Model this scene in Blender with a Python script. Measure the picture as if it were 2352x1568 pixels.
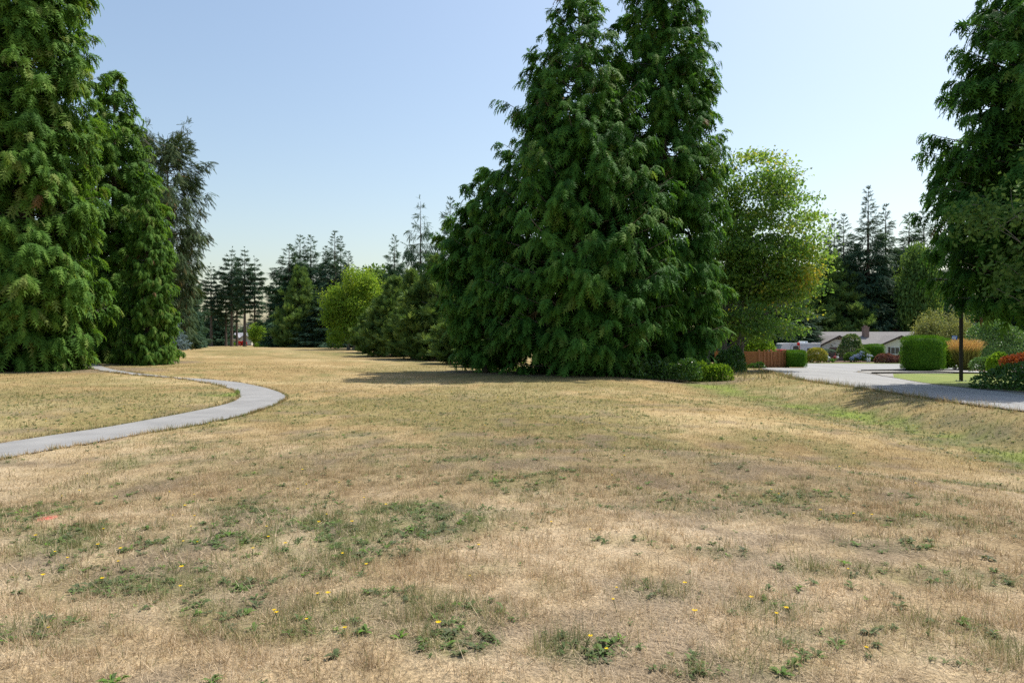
import bpy, math, random
import numpy as np
from mathutils import Vector
random.seed(7)
R = math.radians
SC = bpy.context.scene
COL = SC.collection
for _o in list(bpy.data.objects):
    bpy.data.objects.remove(_o)

# ------------------------------------------------------------------ camera, sky, sun, exposure
EYE = 1.65
cam = bpy.data.cameras.new('camera')
cam.lens = 24; cam.sensor_width = 36; cam.clip_start = 0.05; cam.clip_end = 6000
camo = bpy.data.objects.new('camera', cam); COL.objects.link(camo)
camo.location = (0, 0, EYE); camo.rotation_euler = (R(90), 0, 0)
SC.camera = camo
SUN_EL, SUN_AZ = R(59), R(53)            # azimuth measured from the viewing direction (+Y) towards the right (+X)
w = bpy.data.worlds.new('World'); SC.world = w; w.use_nodes = True
wn = w.node_tree.nodes; wl = w.node_tree.links
sky = wn.new('ShaderNodeTexSky'); sky.sky_type = 'NISHITA'; sky.sun_disc = False
sky.sun_elevation = SUN_EL; sky.sun_rotation = SUN_AZ
sky.air_density = 1.35; sky.dust_density = 1.9; sky.ozone_density = 0.6; sky.altitude = 20
wl.new(sky.outputs[0], wn['Background'].inputs[0]); wn['Background'].inputs[1].default_value = 0.112
sl = bpy.data.lights.new('sun', 'SUN'); sl.energy = 3.7; sl.angle = R(0.55); sl.color = (1.0, 0.95, 0.86)
so = bpy.data.objects.new('sun', sl); COL.objects.link(so); so.location = (60, 60, 90)
_sd = Vector((math.sin(SUN_AZ)*math.cos(SUN_EL), math.cos(SUN_AZ)*math.cos(SUN_EL), math.sin(SUN_EL)))
so.rotation_euler = _sd.to_track_quat('Z', 'Y').to_euler()
SC.view_settings.view_transform = 'Standard'; SC.view_settings.look = 'None'
SC.view_settings.gamma = 1.0; SC.view_settings.exposure = 0.57
SC.view_settings.use_curve_mapping = False
SC.render.engine = 'CYCLES'
SC.cycles.max_bounces = 8; SC.cycles.diffuse_bounces = 4; SC.cycles.transmission_bounces = 6
SC.cycles.use_denoising = False

# ------------------------------------------------------------------ measuring helpers (photograph taken as 2352 x 1568)
FP = 1568.0; CX = 1176.0; CY = 784.0
def PX(px, d): return (px-CX)*d/FP
def PZ(py, d): return EYE-(py-CY)*d/FP
def sstep(a, b, x):
    t = np.clip((x-a)/(b-a), 0, 1); return t*t*(3-2*t)
def vnoise(x, y, seed=0):
    xi = np.floor(x).astype(np.int64); yi = np.floor(y).astype(np.int64)
    fx = x-xi; fy = y-yi; fx = fx*fx*(3-2*fx); fy = fy*fy*(3-2*fy)
    def h(a, b):
        n = (a*374761393+b*668265263+seed*1442695041) & 0x7fffffff
        n = ((n ^ (n >> 13))*1274126177) & 0x7fffffff
        return ((n ^ (n >> 16)) & 0xffff)/65535.0
    return (h(xi, yi)*(1-fx)+h(xi+1, yi)*fx)*(1-fy)+(h(xi, yi+1)*(1-fx)+h(xi+1, yi+1)*fx)*fy
def fbm(x, y, seed=0, o=4):
    s = 0; a = .5; t = 0
    for k in range(o):
        s = s+a*vnoise(x*2**k+17.3*k, y*2**k-9.1*k, seed+k); t += a; a *= .5
    return s/t

# ------------------------------------------------------------------ terrain height
_CP = np.array([
 (0,-6,0),(-6,-4,0),(6,-4,0),(0,0,0),(-3,2,0),(3,2,0),(0,5,-.02),(-5,5,-.1),(4,5,-.04),(-8,9.5,-.3),(-13,8,-.28),(0,9,-.14),(3,9,-.16),(-4,9,-.2),
 (-8,16,-.36),(-8.5,23,-.36),(0,16,-.33),(0,24,-.4),(5,16,-.45),(5,24,-.45),(0,32,-.38),(5,38,-.36),(-7,33,-.35),(-15,20,-.12),(-20,27,.0),(-14,29,-.25),
 (-26,38,.06),(-31,38,.08),(-32,48,.1),(-22,40,-.03),(-28,60,.28),(-39,80,.66),(-55,120,.62),(-40,120,.45),(-97,220,.1),(-80,220,.1),(-95,170,.3),
 (-60,170,.02),(-45,170,-.06),(-25,110,.15),(-13,75,-.2),(-5,57,-.32),(-20,60,-.05),(0,48,-.36),(-30,250,.1),(-90,280,.1),(0,120,.0),(-60,40,.3),(-20,12,-.2),(8,50,-.4)], float)
_EY = np.array([-30,10,18.2,22.6,26.3,30.5,33,38.8,48.6,56,66,110,220,600.]); _EX = np.array([12.0,12.7,13.4,13.9,14.5,15.1,15.3,16.2,18.7,20.4,21.5,30,44,90.])
_SY = np.array([-30,8,15,21,32,43,55.]); _SX = np.array([10.8,11.0,11.25,11.1,10.7,11.6,13.])
_RY = np.array([-10,0,6.7,9.7,13,17.]); _RX = np.array([7.5,6.6,5.0,3.9,2.7,0.5])
def zr(Y): return (-0.2-0.014*(np.clip(Y, 0, 125)-18))*(1-sstep(150, 320, Y))
def edgeX(Y): return np.interp(Y, _EY, _EX)
def gz(X, Y, micro=True):
    X = np.asarray(X, float); Y = np.asarray(Y, float)
    shp = np.broadcast(X, Y).shape
    X = np.broadcast_to(X, shp).ravel(); Y = np.broadcast_to(Y, shp).ravel()
    out = np.zeros(len(X))
    for a in range(0, len(X), 40000):
        x = X[a:a+40000]; y = Y[a:a+40000]
        d2 = (x[:, None]-_CP[:, 0])**2+(y[:, None]-_CP[:, 1])**2
        sc = 2.0+0.012*(_CP[:, 0]**2+_CP[:, 1]**2)
        wt = np.exp(-d2/(sc*1.3))+1e-3/(1+d2/sc)**2
        b = (wt*_CP[:, 2]).sum(1)/wt.sum(1)
        b = b*(1-sstep(300, 600, np.hypot(x, y)))
        b = b-0.16*sstep(0, 2.2, x-np.interp(y, _RY, _RX))*sstep(20, 12, y)*sstep(-25, -3, y)*np.where(x > -3, 1, 0)
        ex = np.interp(y, _EY, _EX); sx = np.interp(y, _SY, _SX); road = zr(y)
        fade = sstep(58, 46, y)
        dep = -0.82*fade+(b*.5+road*.5)*(1-fade)
        t1 = sstep(0, 1, (x-(sx-6.5))/6.5); t2 = sstep(0, 1, (x-sx-.1)/np.maximum(ex-.15-sx, .5))
        z = b*(1-t1)+dep*t1
        z = np.where(x > sx, dep*(1-t2)+road*t2, z)
        if micro:
            r = np.hypot(x, y); m = (sstep(60, 20, r))*(x < ex-.3)
            z = z+m*(.035*(fbm(x*.9, y*.9, 5, 3)-.5)+.02*(vnoise(x*5, y*5, 9)-.5))
        out[a:a+40000] = z
    return out.reshape(shp)
def gz1(x, y): return float(gz(np.array([x]), np.array([y]), False)[0])
_MY = np.concatenate([np.linspace(1.5, 40, 1400), np.linspace(40, 140, 1200)[1:], np.linspace(140, 700, 800)[1:]])
def gp(px, py):
    X = (px-CX)*_MY/FP; Z = EYE-(py-CY)*_MY/FP
    k = np.argmax(Z < gz(X, _MY, False))
    return float(X[k]), float(_MY[k])
def rp(px, py):
    # a point on the planar road side
    s = (py-CY)/FP; y = (EYE+0.2-0.252)/(s-0.014)
    return (px-CX)*y/FP, y

# ------------------------------------------------------------------ mesh and object helpers
def tagit(o, label=None, cat=None, group=None, kind=None):
    if label: o['label'] = label
    if cat: o['category'] = cat
    if group: o['group'] = group
    if kind: o['kind'] = kind
    return o
def mesh_np(name, V, F, mat, attrs=None, smooth=False):
    V = np.ascontiguousarray(V, np.float32); F = np.ascontiguousarray(F, np.int32)
    me = bpy.data.meshes.new(name); n = F.shape[1]
    me.vertices.add(len(V)); me.vertices.foreach_set('co', V.ravel())
    me.loops.add(F.size); me.loops.foreach_set('vertex_index', F.ravel())
    me.polygons.add(len(F)); me.polygons.foreach_set('loop_start', np.arange(0, F.size, n, dtype=np.int32))
    me.polygons.foreach_set('loop_total', np.full(len(F), n, np.int32))
    if smooth: me.polygons.foreach_set('use_smooth', np.ones(len(F), bool))
    for k, a in (attrs or {}).items():
        a = np.ascontiguousarray(a, np.float32)
        if a.ndim == 1:
            at = me.attributes.new(k, 'FLOAT', 'POINT'); at.data.foreach_set('value', a)
        else:
            at = me.attributes.new(k, 'FLOAT_COLOR', 'POINT'); at.data.foreach_set('color', a.ravel())
    me.update(calc_edges=True)
    if mat: me.materials.append(mat)
    return me
def link(name, me, parent=None, loc=(0, 0, 0)):
    o = bpy.data.objects.new(name, me); COL.objects.link(o); o.location = loc
    if parent: o.parent = parent
    return o
def empty(name, loc=(0, 0, 0), rz=0, sc=(1, 1, 1)):
    o = bpy.data.objects.new(name, None); COL.objects.link(o); o.empty_display_size = .3
    o.location = loc; o.rotation_euler = (0, 0, rz); o.scale = sc
    return o
class MB:
    def __init__(s): s.v = []; s.f = []
    def poly(s, pts):
        b = len(s.v); s.v += [tuple(p) for p in pts]; s.f.append(tuple(range(b, b+len(pts)))); return s
    def box(s, x0, x1, y0, y1, z0, z1):
        b = len(s.v)
        s.v += [(x0,y0,z0),(x1,y0,z0),(x1,y1,z0),(x0,y1,z0),(x0,y0,z1),(x1,y0,z1),(x1,y1,z1),(x0,y1,z1)]
        for f in ((0,3,2,1),(4,5,6,7),(0,1,5,4),(1,2,6,5),(2,3,7,6),(3,0,4,7)): s.f.append(tuple(b+i for i in f))
        return s
    def prism(s, prof, a0, a1, axis='y'):
        # closed profile (u, z) swept along an axis
        b = len(s.v); n = len(prof)
        for a in (a0, a1):
            for (u, z) in prof: s.v.append((u, a, z) if axis == 'y' else (a, u, z))
        s.f.append(tuple(range(b, b+n))); s.f.append(tuple(range(b+2*n-1, b+n-1, -1)))
        for i in range(n):
            j = (i+1) % n; s.f.append((b+i, b+n+i, b+n+j, b+j))
        return s
    def tube(s, pts, rad, n=6, cap=True):
        b = len(s.v); P = [Vector(p) for p in pts]
        if not hasattr(rad, '__len__'): rad = [rad]*len(P)
        for i, p in enumerate(P):
            t = (P[min(i+1, len(P)-1)]-P[max(i-1, 0)]).normalized()
            a = t.orthogonal().normalized() if i == 0 else (u-t*u.dot(t)).normalized()
            u = a; c = t.cross(a)
            for k in range(n):
                an = 2*math.pi*k/n; q = p+(a*math.cos(an)+c*math.sin(an))*rad[i]; s.v.append(tuple(q))
        for i in range(len(P)-1):
            for k in range(n):
                k2 = (k+1) % n; s.f.append((b+i*n+k, b+i*n+k2, b+(i+1)*n+k2, b+(i+1)*n+k))
        if cap:
            s.f.append(tuple(b+k for k in range(n))[::-1]); s.f.append(tuple(b+(len(P)-1)*n+k for k in range(n)))
        return s
    def ball(s, c, r, nu=10, nv=7):
        b = len(s.v); rx, ry, rz_ = r if hasattr(r, '__len__') else (r, r, r)
        for j in range(nv+1):
            th = math.pi*j/nv
            for i in range(nu):
                ph = 2*math.pi*i/nu
                s.v.append((c[0]+rx*math.sin(th)*math.cos(ph), c[1]+ry*math.sin(th)*math.sin(ph), c[2]+rz_*math.cos(th)))
        for j in range(nv):
            for i in range(nu):
                i2 = (i+1) % nu; s.f.append((b+j*nu+i, b+(j+1)*nu+i, b+(j+1)*nu+i2, b+j*nu+i2))
        return s
    def build(s, name, mat, parent=None, loc=(0, 0, 0), smooth=False, bevel=0):
        me = bpy.data.meshes.new(name); me.from_pydata(s.v, [], s.f); me.materials.append(mat)
        if smooth: me.polygons.foreach_set('use_smooth', [True]*len(me.polygons))
        me.update()
        o = link(name, me, parent, loc)
        if bevel:
            m = o.modifiers.new('bevel', 'BEVEL'); m.width = bevel; m.segments = 2; m.limit_method = 'ANGLE'
        return o

# ------------------------------------------------------------------ materials
def nodemat(name):
    m = bpy.data.materials.new(name); m.use_nodes = True
    return m, m.node_tree.nodes, m.node_tree.links, m.node_tree.nodes['Principled BSDF']
def ramp(n, stops):
    r = n.new('ShaderNodeValToRGB'); e = r.color_ramp.elements
    while len(e) < len(stops): e.new(.5)
    for i, (p, c) in enumerate(stops): e[i].position = p; e[i].color = (*c, 1)
    return r
def leafmat(name, stops, trans=.3, rough=.65, spec=.10, glow=1.25):
    m, n, l, b = nodemat(name)
    at = n.new('ShaderNodeAttribute'); at.attribute_name = 'tint'
    rp_ = ramp(n, stops); l.new(at.outputs['Fac'], rp_.inputs[0])
    l.new(rp_.outputs[0], b.inputs['Base Color']); b.inputs['Roughness'].default_value = rough
    b.inputs['Specular IOR Level'].default_value = spec
    tr = n.new('ShaderNodeBsdfTranslucent'); mx = n.new('ShaderNodeMixShader'); mx.inputs[0].default_value = trans
    g = n.new('ShaderNodeMix'); g.data_type = 'RGBA'; g.blend_type = 'MULTIPLY'; g.inputs[0].default_value = 1
    l.new(rp_.outputs[0], g.inputs[6]); g.inputs[7].default_value = (glow*1.15, glow*1.1, glow*.6, 1)
    l.new(g.outputs[2], tr.inputs[0])
    l.new(b.outputs[0], mx.inputs[1]); l.new(tr.outputs[0], mx.inputs[2]); l.new(mx.outputs[0], n['Material Output'].inputs[0])
    return m
def surf(name, c1, c2=None, scale=6, rough=.8, bump=0, stretch=(1, 1, 1), detail=5, spec=.3, metal=0, fine=None, coord='Object'):
    m, n, l, b = nodemat(name); b.inputs['Roughness'].default_value = rough; b.inputs['Metallic'].default_value = metal
    b.inputs['Specular IOR Level'].default_value = spec
    tc = n.new('ShaderNodeTexCoord'); mp = n.new('ShaderNodeMapping'); mp.inputs['Scale'].default_value = stretch
    l.new(tc.outputs[coord], mp.inputs[0])
    no = n.new('ShaderNodeTexNoise'); no.inputs['Scale'].default_value = scale; no.inputs['Detail'].default_value = detail
    l.new(mp.outputs[0], no.inputs['Vector'])
    r = ramp(n, [(.3, c1), (.7, c2 or c1)]); l.new(no.outputs[0], r.inputs[0]); last = r.outputs[0]
    if fine:
        n2 = n.new('ShaderNodeTexNoise'); n2.inputs['Scale'].default_value = fine[0]; n2.inputs['Detail'].default_value = 2
        l.new(mp.outputs[0], n2.inputs['Vector'])
        r2 = ramp(n, [(.35, (fine[1],)*3), (.65, (fine[2],)*3)]); l.new(n2.outputs[0], r2.inputs[0])
        mu = n.new('ShaderNodeMix'); mu.data_type = 'RGBA'; mu.blend_type = 'MULTIPLY'; mu.inputs[0].default_value = 1
        l.new(last, mu.inputs[6]); l.new(r2.outputs[0], mu.inputs[7]); last = mu.outputs[2]
    l.new(last, b.inputs['Base Color'])
    if bump:
        bp = n.new('ShaderNodeBump'); bp.inputs['Strength'].default_value = bump; bp.inputs['Distance'].default_value = .02
        l.new(no.outputs[0], bp.inputs['Height']); l.new(bp.outputs[0], b.inputs['Normal'])
    return m
M = {}
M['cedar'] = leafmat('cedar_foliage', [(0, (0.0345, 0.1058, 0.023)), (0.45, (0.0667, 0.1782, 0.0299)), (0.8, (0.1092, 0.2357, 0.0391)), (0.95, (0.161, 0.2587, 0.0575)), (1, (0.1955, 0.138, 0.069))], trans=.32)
M['cedar_l'] = leafmat('cedar_foliage_light', [(0, (0.05, 0.12, 0.022)), (0.45, (0.095, 0.205, 0.032)), (0.8, (0.15, 0.265, 0.042)), (0.95, (0.21, 0.27, 0.07)), (1, (0.22, 0.14, 0.07))], trans=.33)
M['cedar_s'] = leafmat('young_cedar_foliage', [(0, (0.069, 0.1323, 0.0437)), (0.5, (0.1207, 0.207, 0.0575)), (1, (0.23, 0.3162, 0.0978))])
M['fir'] = leafmat('fir_needles', [(0, (0.031, 0.0794, 0.0448)), (0.6, (0.0586, 0.1242, 0.0586)), (1, (0.1121, 0.1811, 0.0794))], trans=.15)
M['firfar'] = leafmat('far_fir_needles', [(0, (0.031, 0.0759, 0.0483)), (0.6, (0.0604, 0.1173, 0.0655)), (1, (0.1035, 0.1639, 0.0776))], trans=.15)
M['spruce'] = leafmat('spruce_needles', [(0, (.035,.068,.030)), (.5, (.070,.110,.042)), (.9, (.115,.150,.06)), (1, (.18,.13,.05))], trans=.15)
M['bluespruce'] = leafmat('blue_spruce_needles', [(0, (.10,.16,.17)), (1, (.22,.29,.31))], trans=.1)
M['alder'] = leafmat('alder_leaves', [(0, (0.06, 0.135, 0.035)), (0.5, (0.1225, 0.235, 0.0475)), (0.78, (0.2375, 0.325, 0.0562)), (1, (0.475, 0.4, 0.0625))], trans=.45, rough=.45, spec=.35, glow=1.5)
M['lime'] = leafmat('yellow_green_leaves', [(0, (.10,.20,.03)), (.5, (.19,.31,.04)), (1, (.30,.38,.06))], trans=.42, glow=1.4)
M['decid'] = leafmat('broad_leaves', [(0, (0.0625, 0.1375, 0.0438)), (0.6, (0.125, 0.2125, 0.0562)), (1, (0.2125, 0.3, 0.075))], trans=.35)
M['willow'] = leafmat('willow_leaves', [(0, (0.1495, 0.1725, 0.0575)), (0.5, (0.2415, 0.2645, 0.092)), (1, (0.368, 0.368, 0.138))], trans=.35)
M['hedge'] = leafmat('hedge_foliage', [(0, (0.0462, 0.1254, 0.0132)), (0.5, (0.0924, 0.2178, 0.0185)), (1, (0.165, 0.3102, 0.033))], trans=.3)
M['hedge_d'] = leafmat('dark_hedge_foliage', [(0, (.030,.075,.014)), (1, (.07,.14,.022))], trans=.2)
M['ivy'] = leafmat('ivy_leaves', [(0, (0.039, 0.0975, 0.0234)), (0.6, (0.0715, 0.1625, 0.0325)), (1, (0.13, 0.247, 0.0455))], trans=.25, rough=.35, spec=.5)
M['bramble'] = leafmat('bramble_leaves', [(0, (.08,.17,.02)), (.6, (.16,.28,.03)), (1, (.27,.36,.05))], trans=.4)
M['shrub'] = leafmat('shrub_leaves', [(0, (0.0594, 0.1386, 0.0396)), (0.6, (0.1122, 0.2178, 0.0594)), (1, (0.198, 0.3036, 0.0924))], trans=.3, rough=.4, spec=.5)
M['goldbush'] = leafmat('gold_bush_leaves', [(0, (.16,.20,.03)), (.5, (.30,.30,.06)), (1, (.50,.42,.14))], trans=.3)
M['whitebush'] = leafmat('white_tipped_bush_leaves', [(0, (.06,.13,.04)), (.6, (.13,.21,.07)), (.85, (.42,.42,.27)), (1, (.62,.60,.46))], trans=.25)
M['hydrangea_leaf'] = leafmat('hydrangea_leaves', [(0, (.04,.10,.025)), (1, (.15,.25,.05))], trans=.3)
M['hydrangea_bloom'] = leafmat('hydrangea_blooms', [(0, (.22,.30,.62)), (.5, (.42,.48,.74)), (1, (.66,.66,.80))], trans=.2)
M['purple'] = leafmat('purple_maple_leaves', [(0, (.10,.042,.040)), (.6, (.18,.082,.074)), (1, (.27,.14,.12))], trans=.25)
M['redmaple'] = leafmat('red_maple_leaves', [(0, (.15,.035,.025)), (.6, (.27,.075,.035)), (1, (.40,.15,.05))], trans=.35)
M['redshrub'] = leafmat('red_shrub_leaves', [(0, (.35,.02,.02)), (1, (.55,.05,.04))], trans=.3)
M['ornastem'] = leafmat('ornamental_grass_stems', [(0, (.16,.18,.04)), (.5, (.28,.28,.08)), (.75, (.50,.34,.15)), (1, (.62,.42,.20))], trans=.3)
M['bark'] = surf('bark', (.055,.042,.033), (.13,.105,.085), 5, .95, .6, (1, 1, .25))
M['bark_g'] = surf('grey_bark', (.12,.11,.10), (.24,.22,.20), 5, .95, .5, (1, 1, .3))
M['wood_tw'] = surf('twig_bark', (.10,.085,.07), (.24,.21,.18), 8, .9)
M['asphalt'] = surf('path_asphalt', (.225,.221,.214), (.295,.290,.280), 1.1, .92, .0, fine=(140, .92, 1.07), detail=6)
M['road'] = surf('road_chipseal', (.25,.248,.243), (.335,.331,.322), .8, .9, 0, (1, .16, 1), fine=(20, .97, 1.02), detail=6)
M['lawn'] = surf('lawn_grass', (.135,.20,.034), (.225,.245,.06), .8, .95, .5, fine=(60, .6, 1.3))
M['gravel'] = surf('grey_gravel', (.22,.21,.19), (.40,.38,.35), 14, .95, 1.0, fine=(50, .6, 1.3))
M['concrete'] = surf('walk_concrete', (.45,.45,.44), (.52,.52,.5), 1.2, .9, fine=(60, .9, 1.08))
M['mulch'] = surf('bark_mulch', (.10,.06,.04), (.22,.15,.11), 10, .95, 1.0)
M['timber'] = surf('dark_timber', (.05,.045,.04), (.10,.09,.08), 6, .9)
M['fence'] = surf('stained_cedar_boards', (.31,.125,.052), (.48,.22,.10), 3.5, .7, .2, (3, 3, .35), fine=(30, .75, 1.15))
M['fencetrim'] = surf('stained_cedar_trim', (.34,.14,.06), (.46,.21,.10), 3, .7, .1, (2, 2, .5))
M['shingle'] = surf('asphalt_shingles', (.165,.156,.154), (.25,.238,.232), 2.5, .9, .3, (1, 4, 4), fine=(18, .82, 1.1))
M['siding'] = surf('beige_siding', (.66,.62,.55), (.72,.68,.61), 1, .8)
M['trimbrown'] = surf('brown_trim', (.055,.035,.028), (.08,.055,.042), 3, .6)
M['garage'] = surf('brown_garage_door', (.13,.085,.072), (.16,.11,.095), 2, .6)
M['brick'] = surf('chimney_brick', (.20,.12,.10), (.34,.25,.21), 9, .9, .4, (1, 1, 3))
M['glass'] = surf('window_glass', (.02,.03,.04), (.05,.07,.09), 1, .08, spec=.6)
M['white'] = surf('white_paint', (.74,.76,.78), (.80,.81,.82), 2, .5)
M['rvwhite'] = surf('trailer_white_siding', (.66,.70,.74), (.74,.77,.80), .7, .4, 0)
M['rvgrey'] = surf('trailer_grey_band', (.34,.38,.43), (.42,.46,.50), 2, .5)
M['red'] = surf('red_car_paint', (.48,.02,.025), (.55,.03,.03), 1, .25, spec=.6)
M['flagred'] = surf('flag_red_cloth', (.66,.02,.02), (.74,.03,.03), 4, .8)
M['flagwhite'] = surf('flag_white_cloth', (.80,.80,.80), None, 4, .8)
M['black'] = surf('black_steel', (.010,.010,.010), (.016,.015,.014), 6, .5)
M['rubber'] = surf('tyre_rubber', (.02,.02,.02), (.03,.03,.03), 6, .9)
M['steel'] = surf('galvanised_steel', (.42,.45,.48), (.52,.55,.58), 5, .45, metal=.3)
M['signblue'] = surf('blue_sign_face', (.03,.13,.48), (.04,.16,.54), 4, .5)
M['dkgrey'] = surf('dark_grey_roof', (.24,.24,.26), (.32,.32,.34), 4, .9)
M['teal'] = surf('teal_paint', (.03,.22,.34), None, 4, .5)
M['ornred'] = surf('red_glazed_metal', (.30,.02,.025), (.40,.03,.03), 6, .3, spec=.6)
M['bluewall'] = surf('slate_blue_wall', (.09,.15,.21), (.11,.18,.24), 3, .8)
M['silver'] = surf('silver_metal', (.55,.55,.54), (.70,.70,.70), 6, .35)
M['stakepink'] = surf('red_survey_tape', (.80,.03,.05), (.86,.06,.07), 6, .6)
M['pole'] = surf('weathered_pole_wood', (.20,.18,.16), (.30,.28,.25), 5, .9)
M['petal'] = leafmat('yellow_petals', [(0, (.72,.45,.01)), (1, (.85,.62,.02))], trans=.2)

# ------------------------------------------------------------------ ground sheet
PATH_OUT = [(-260,1110),(-120,1079),(0,1055),(120,1033),(239,1011.7),(360,991.5),(478.5,972.4),(564,951.9),(600,941.5),(632,929.7),(652,919.5),(659.7,910.6),(642.6,900.6),(608,890),(547,877.2),(478.5,870.5),(420,868.6),(351,865),(300,860.6),(254,855),(215,847.6),(174,836.5)]
PATH_IN = [(-260,1058),(-120,1039),(0,1018.5),(120,1000),(239,982.6),(330,966.5),(410,951.9),(478.5,938.2),(516,929),(540,921),(552,911.6),(549.5,904),(533,894),(499,883.6),(446,874.2),(400,868),(355,861.8),(318,857.6),(290,853.4),(262,849),(236,842),(203,830.5)]
_po = [gp(*p) for p in PATH_OUT]; _pi = [gp(*p) for p in PATH_IN]
def resample(pts, n):
    P = np.array(pts); d = np.r_[0, np.cumsum(np.hypot(*np.diff(P, axis=0).T))]
    u = np.linspace(0, 1, len(P)); t = np.linspace(0, 1, n)
    Q = np.c_[np.interp(t, u, P[:, 0]), np.interp(t, u, P[:, 1])]
    for _ in range(6): Q[1:-1] = .25*Q[:-2]+.5*Q[1:-1]+.25*Q[2:]
    return Q
PO = resample(_po, 160); PI = resample(_pi, 160)
_last = np.array([PO[-1]+(-6, 6), PI[-1]+(-6, 6.5)]); PO = np.vstack([PO, _last[:1]]); PI = np.vstack([PI, _last[1:]])
PATHPOLY = np.vstack([PO, PI[::-1]])
def inpoly(x, y, P):
    r = np.zeros(len(x), bool); j = len(P)-1
    for i in range(len(P)):
        yi, yj = P[i, 1], P[j, 1]
        c = ((yi > y) != (yj > y))
        if c.any():
            xx = (P[j, 0]-P[i, 0])*(y-yi)/((yj-yi) if yj != yi else 1e-9)+P[i, 0]
            r ^= c & (x < xx)
        j = i
    return r
def pathdist(x, y):
    d = np.full(len(x), 1e9)
    for L in (PO, PI):
        for p in L[::2]: d = np.minimum(d, (x-p[0])**2+(y-p[1])**2)
    return np.sqrt(d)

GREENS = [(520,905,75,8,1.5),(470,890,60,4,.55),(330,1240,330,45,.75),(620,1165,150,30,.7),(900,1190,300,40,.9),(700,1255,250,40,.8),(470,1310,330,50,.75),(620,1400,300,45,.6),(950,1400,200,50,.5),
          (1060,1060,70,12,.8),(1180,1035,120,22,.4),(1680,1060,90,20,.4),(1200,1120,80,20,.4),(1620,1150,200,40,.35),(2000,1130,200,30,.4),(2300,1205,120,20,.5),(1900,1480,160,40,.5),(2230,1500,160,40,.55),(120,1460,200,45,.6),(60,930,160,30,.45),(760,812,70,4,.7),(840,815,60,3,.9),(1000,833,130,3,.6),(640,1440,250,40,.5),(1330,1490,90,25,.8),(1900,1310,120,25,.7),(1500,1360,110,22,.6),(1250,1350,60,15,.8),(2050,1250,130,20,.6),(1780,1400,110,25,.6),(2200,1330,130,25,.6),(1640,1270,90,18,.6),(1420,1240,70,15,.7),(2120,1440,120,25,.7),(1130,1310,70,18,.7),(1700,1530,150,25,.6),(1040,1480,90,22,.7)]
_GR = []
for (px, py, a, b, s) in GREENS:
    c = gp(px, py); e1 = gp(px+a, py); e2 = gp(px, py-b*.8); _GR.append((c[0], c[1], max(abs(e1[0]-c[0]), .1), max(abs(e2[1]-c[1]), .15), s))
_RED = gp(112, 1191)
def veg(X, Y):
    """green amount, bare soil amount, straw brightness variation"""
    g = np.zeros(len(X))
    wob = fbm(X*1.3, Y*1.3, 31, 4)
    for (cx, cy, a, b, s) in _GR:
        q = ((X-cx)/a)**2+((Y-cy)/b)**2
        g = np.maximum(g, s*sstep(2.2, .1, q+2.6*(wob-.5)))
    sx = np.interp(Y, _SY, _SX)
    sw = np.exp(-((X-sx+.1)/(1.1+.02*Y))**2)*sstep(55, 42, Y)*sstep(4, 13, Y)
    g = np.maximum(g, sw*(1.0+1.3*(fbm(X*.7, Y*.22, 77, 3)-.25)))
    bank = sstep(0, 1, (X-sx)/1.0)*(X < edgeX(Y)+.5)*(Y < 60)
    g = np.maximum(g, bank*(.45+.7*(fbm(X*.5, Y*.3, 78, 3)-.4)))
    n = fbm(X*.55, Y*.55, 3, 4); n2 = fbm(X*2.2, Y*2.2, 13, 3)
    lush = np.clip(g-.85, 0, .8)
    g = np.clip(np.maximum(g, .55*sstep(.54, .72, n*.6+n2*.4)), 0, 1)
    g = g*(.45+.9*sstep(.3, .62, n2))
    pd = np.where(np.hypot(X, Y) < 60, 0, 9)
    s = sstep(.56, .72, fbm(X*1.1+9, Y*1.1, 57, 4))*.8
    s = np.maximum(s, .9*g*sstep(.46, .62, fbm(X*2.7, Y*2.7, 59, 3)))*sstep(40, 12, np.hypot(X, Y))
    g = np.maximum(g, .55*sstep(.42, .6, fbm(X*.13+4, Y*.10, 61, 4)*.6+.4*fbm(X*1.7, Y*.9, 62, 3))*sstep(6, 14, np.hypot(X, Y)))
    v = fbm(X*.22+3, Y*.22, 91, 4)*.6+fbm(X*3.1, Y*3.1, 93, 3)*.4
    s = s*(1-np.clip(lush*2, 0, 1))
    for (cx, cy, a, b) in ((7,42.5,8.5,4.2),(-27,39,7,4.5),(-28,50,5,3.5),(-1.5,45.5,3.5,2.6),(18,56,4,3)):
        s = np.maximum(s, .95*sstep(1.25, .7, ((X-cx)/a)**2+((Y-cy)/b)**2+.9*(wob-.5)))
    return np.clip(g, 0, 1)+lush, np.clip(s, 0, 1), v
def drycol(g, s, v, r=None):
    straw = np.array([.435,.328,.190]); pale = np.array([.60,.475,.315]); brown = np.array([.315,.225,.122]); green = np.array([.120,.150,.048]); soil = np.array([.175,.135,.100])
    if r is not None:
        f = sstep(8, 19, r)[:, None]
        straw = straw*(1-f)+np.array([.370,.268,.125])*f; pale = pale*(1-f)+np.array([.475,.360,.190])*f; brown = brown*(1-f)+np.array([.275,.195,.085])*f
    t = np.clip((v-.3)/.4, 0, 1)[:, None]
    c = np.where(t > .5, straw+(pale-straw)*(t*2-1), brown+(straw-brown)*t*2)
    lu = np.clip((g-1)*1.6+.0*g, 0, 1)[:, None]; g = np.clip(g, 0, 1.1)[:, None]; s = s[:, None]; green = green*(1-lu)+np.array([.19,.29,.045])*lu
    c = c*(1-.7*g)+green*.7*g
    return c*(1-s*.75)+soil*s*.75
th = np.r_[np.arange(-48, 48, .5), np.arange(48, 312, 6.0)]; th = np.radians(th)
rr = [0.5]
while rr[-1] < 1250: rr.append(rr[-1]*1.021)
rr = np.array(rr); nt = len(th); nr = len(rr)
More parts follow.
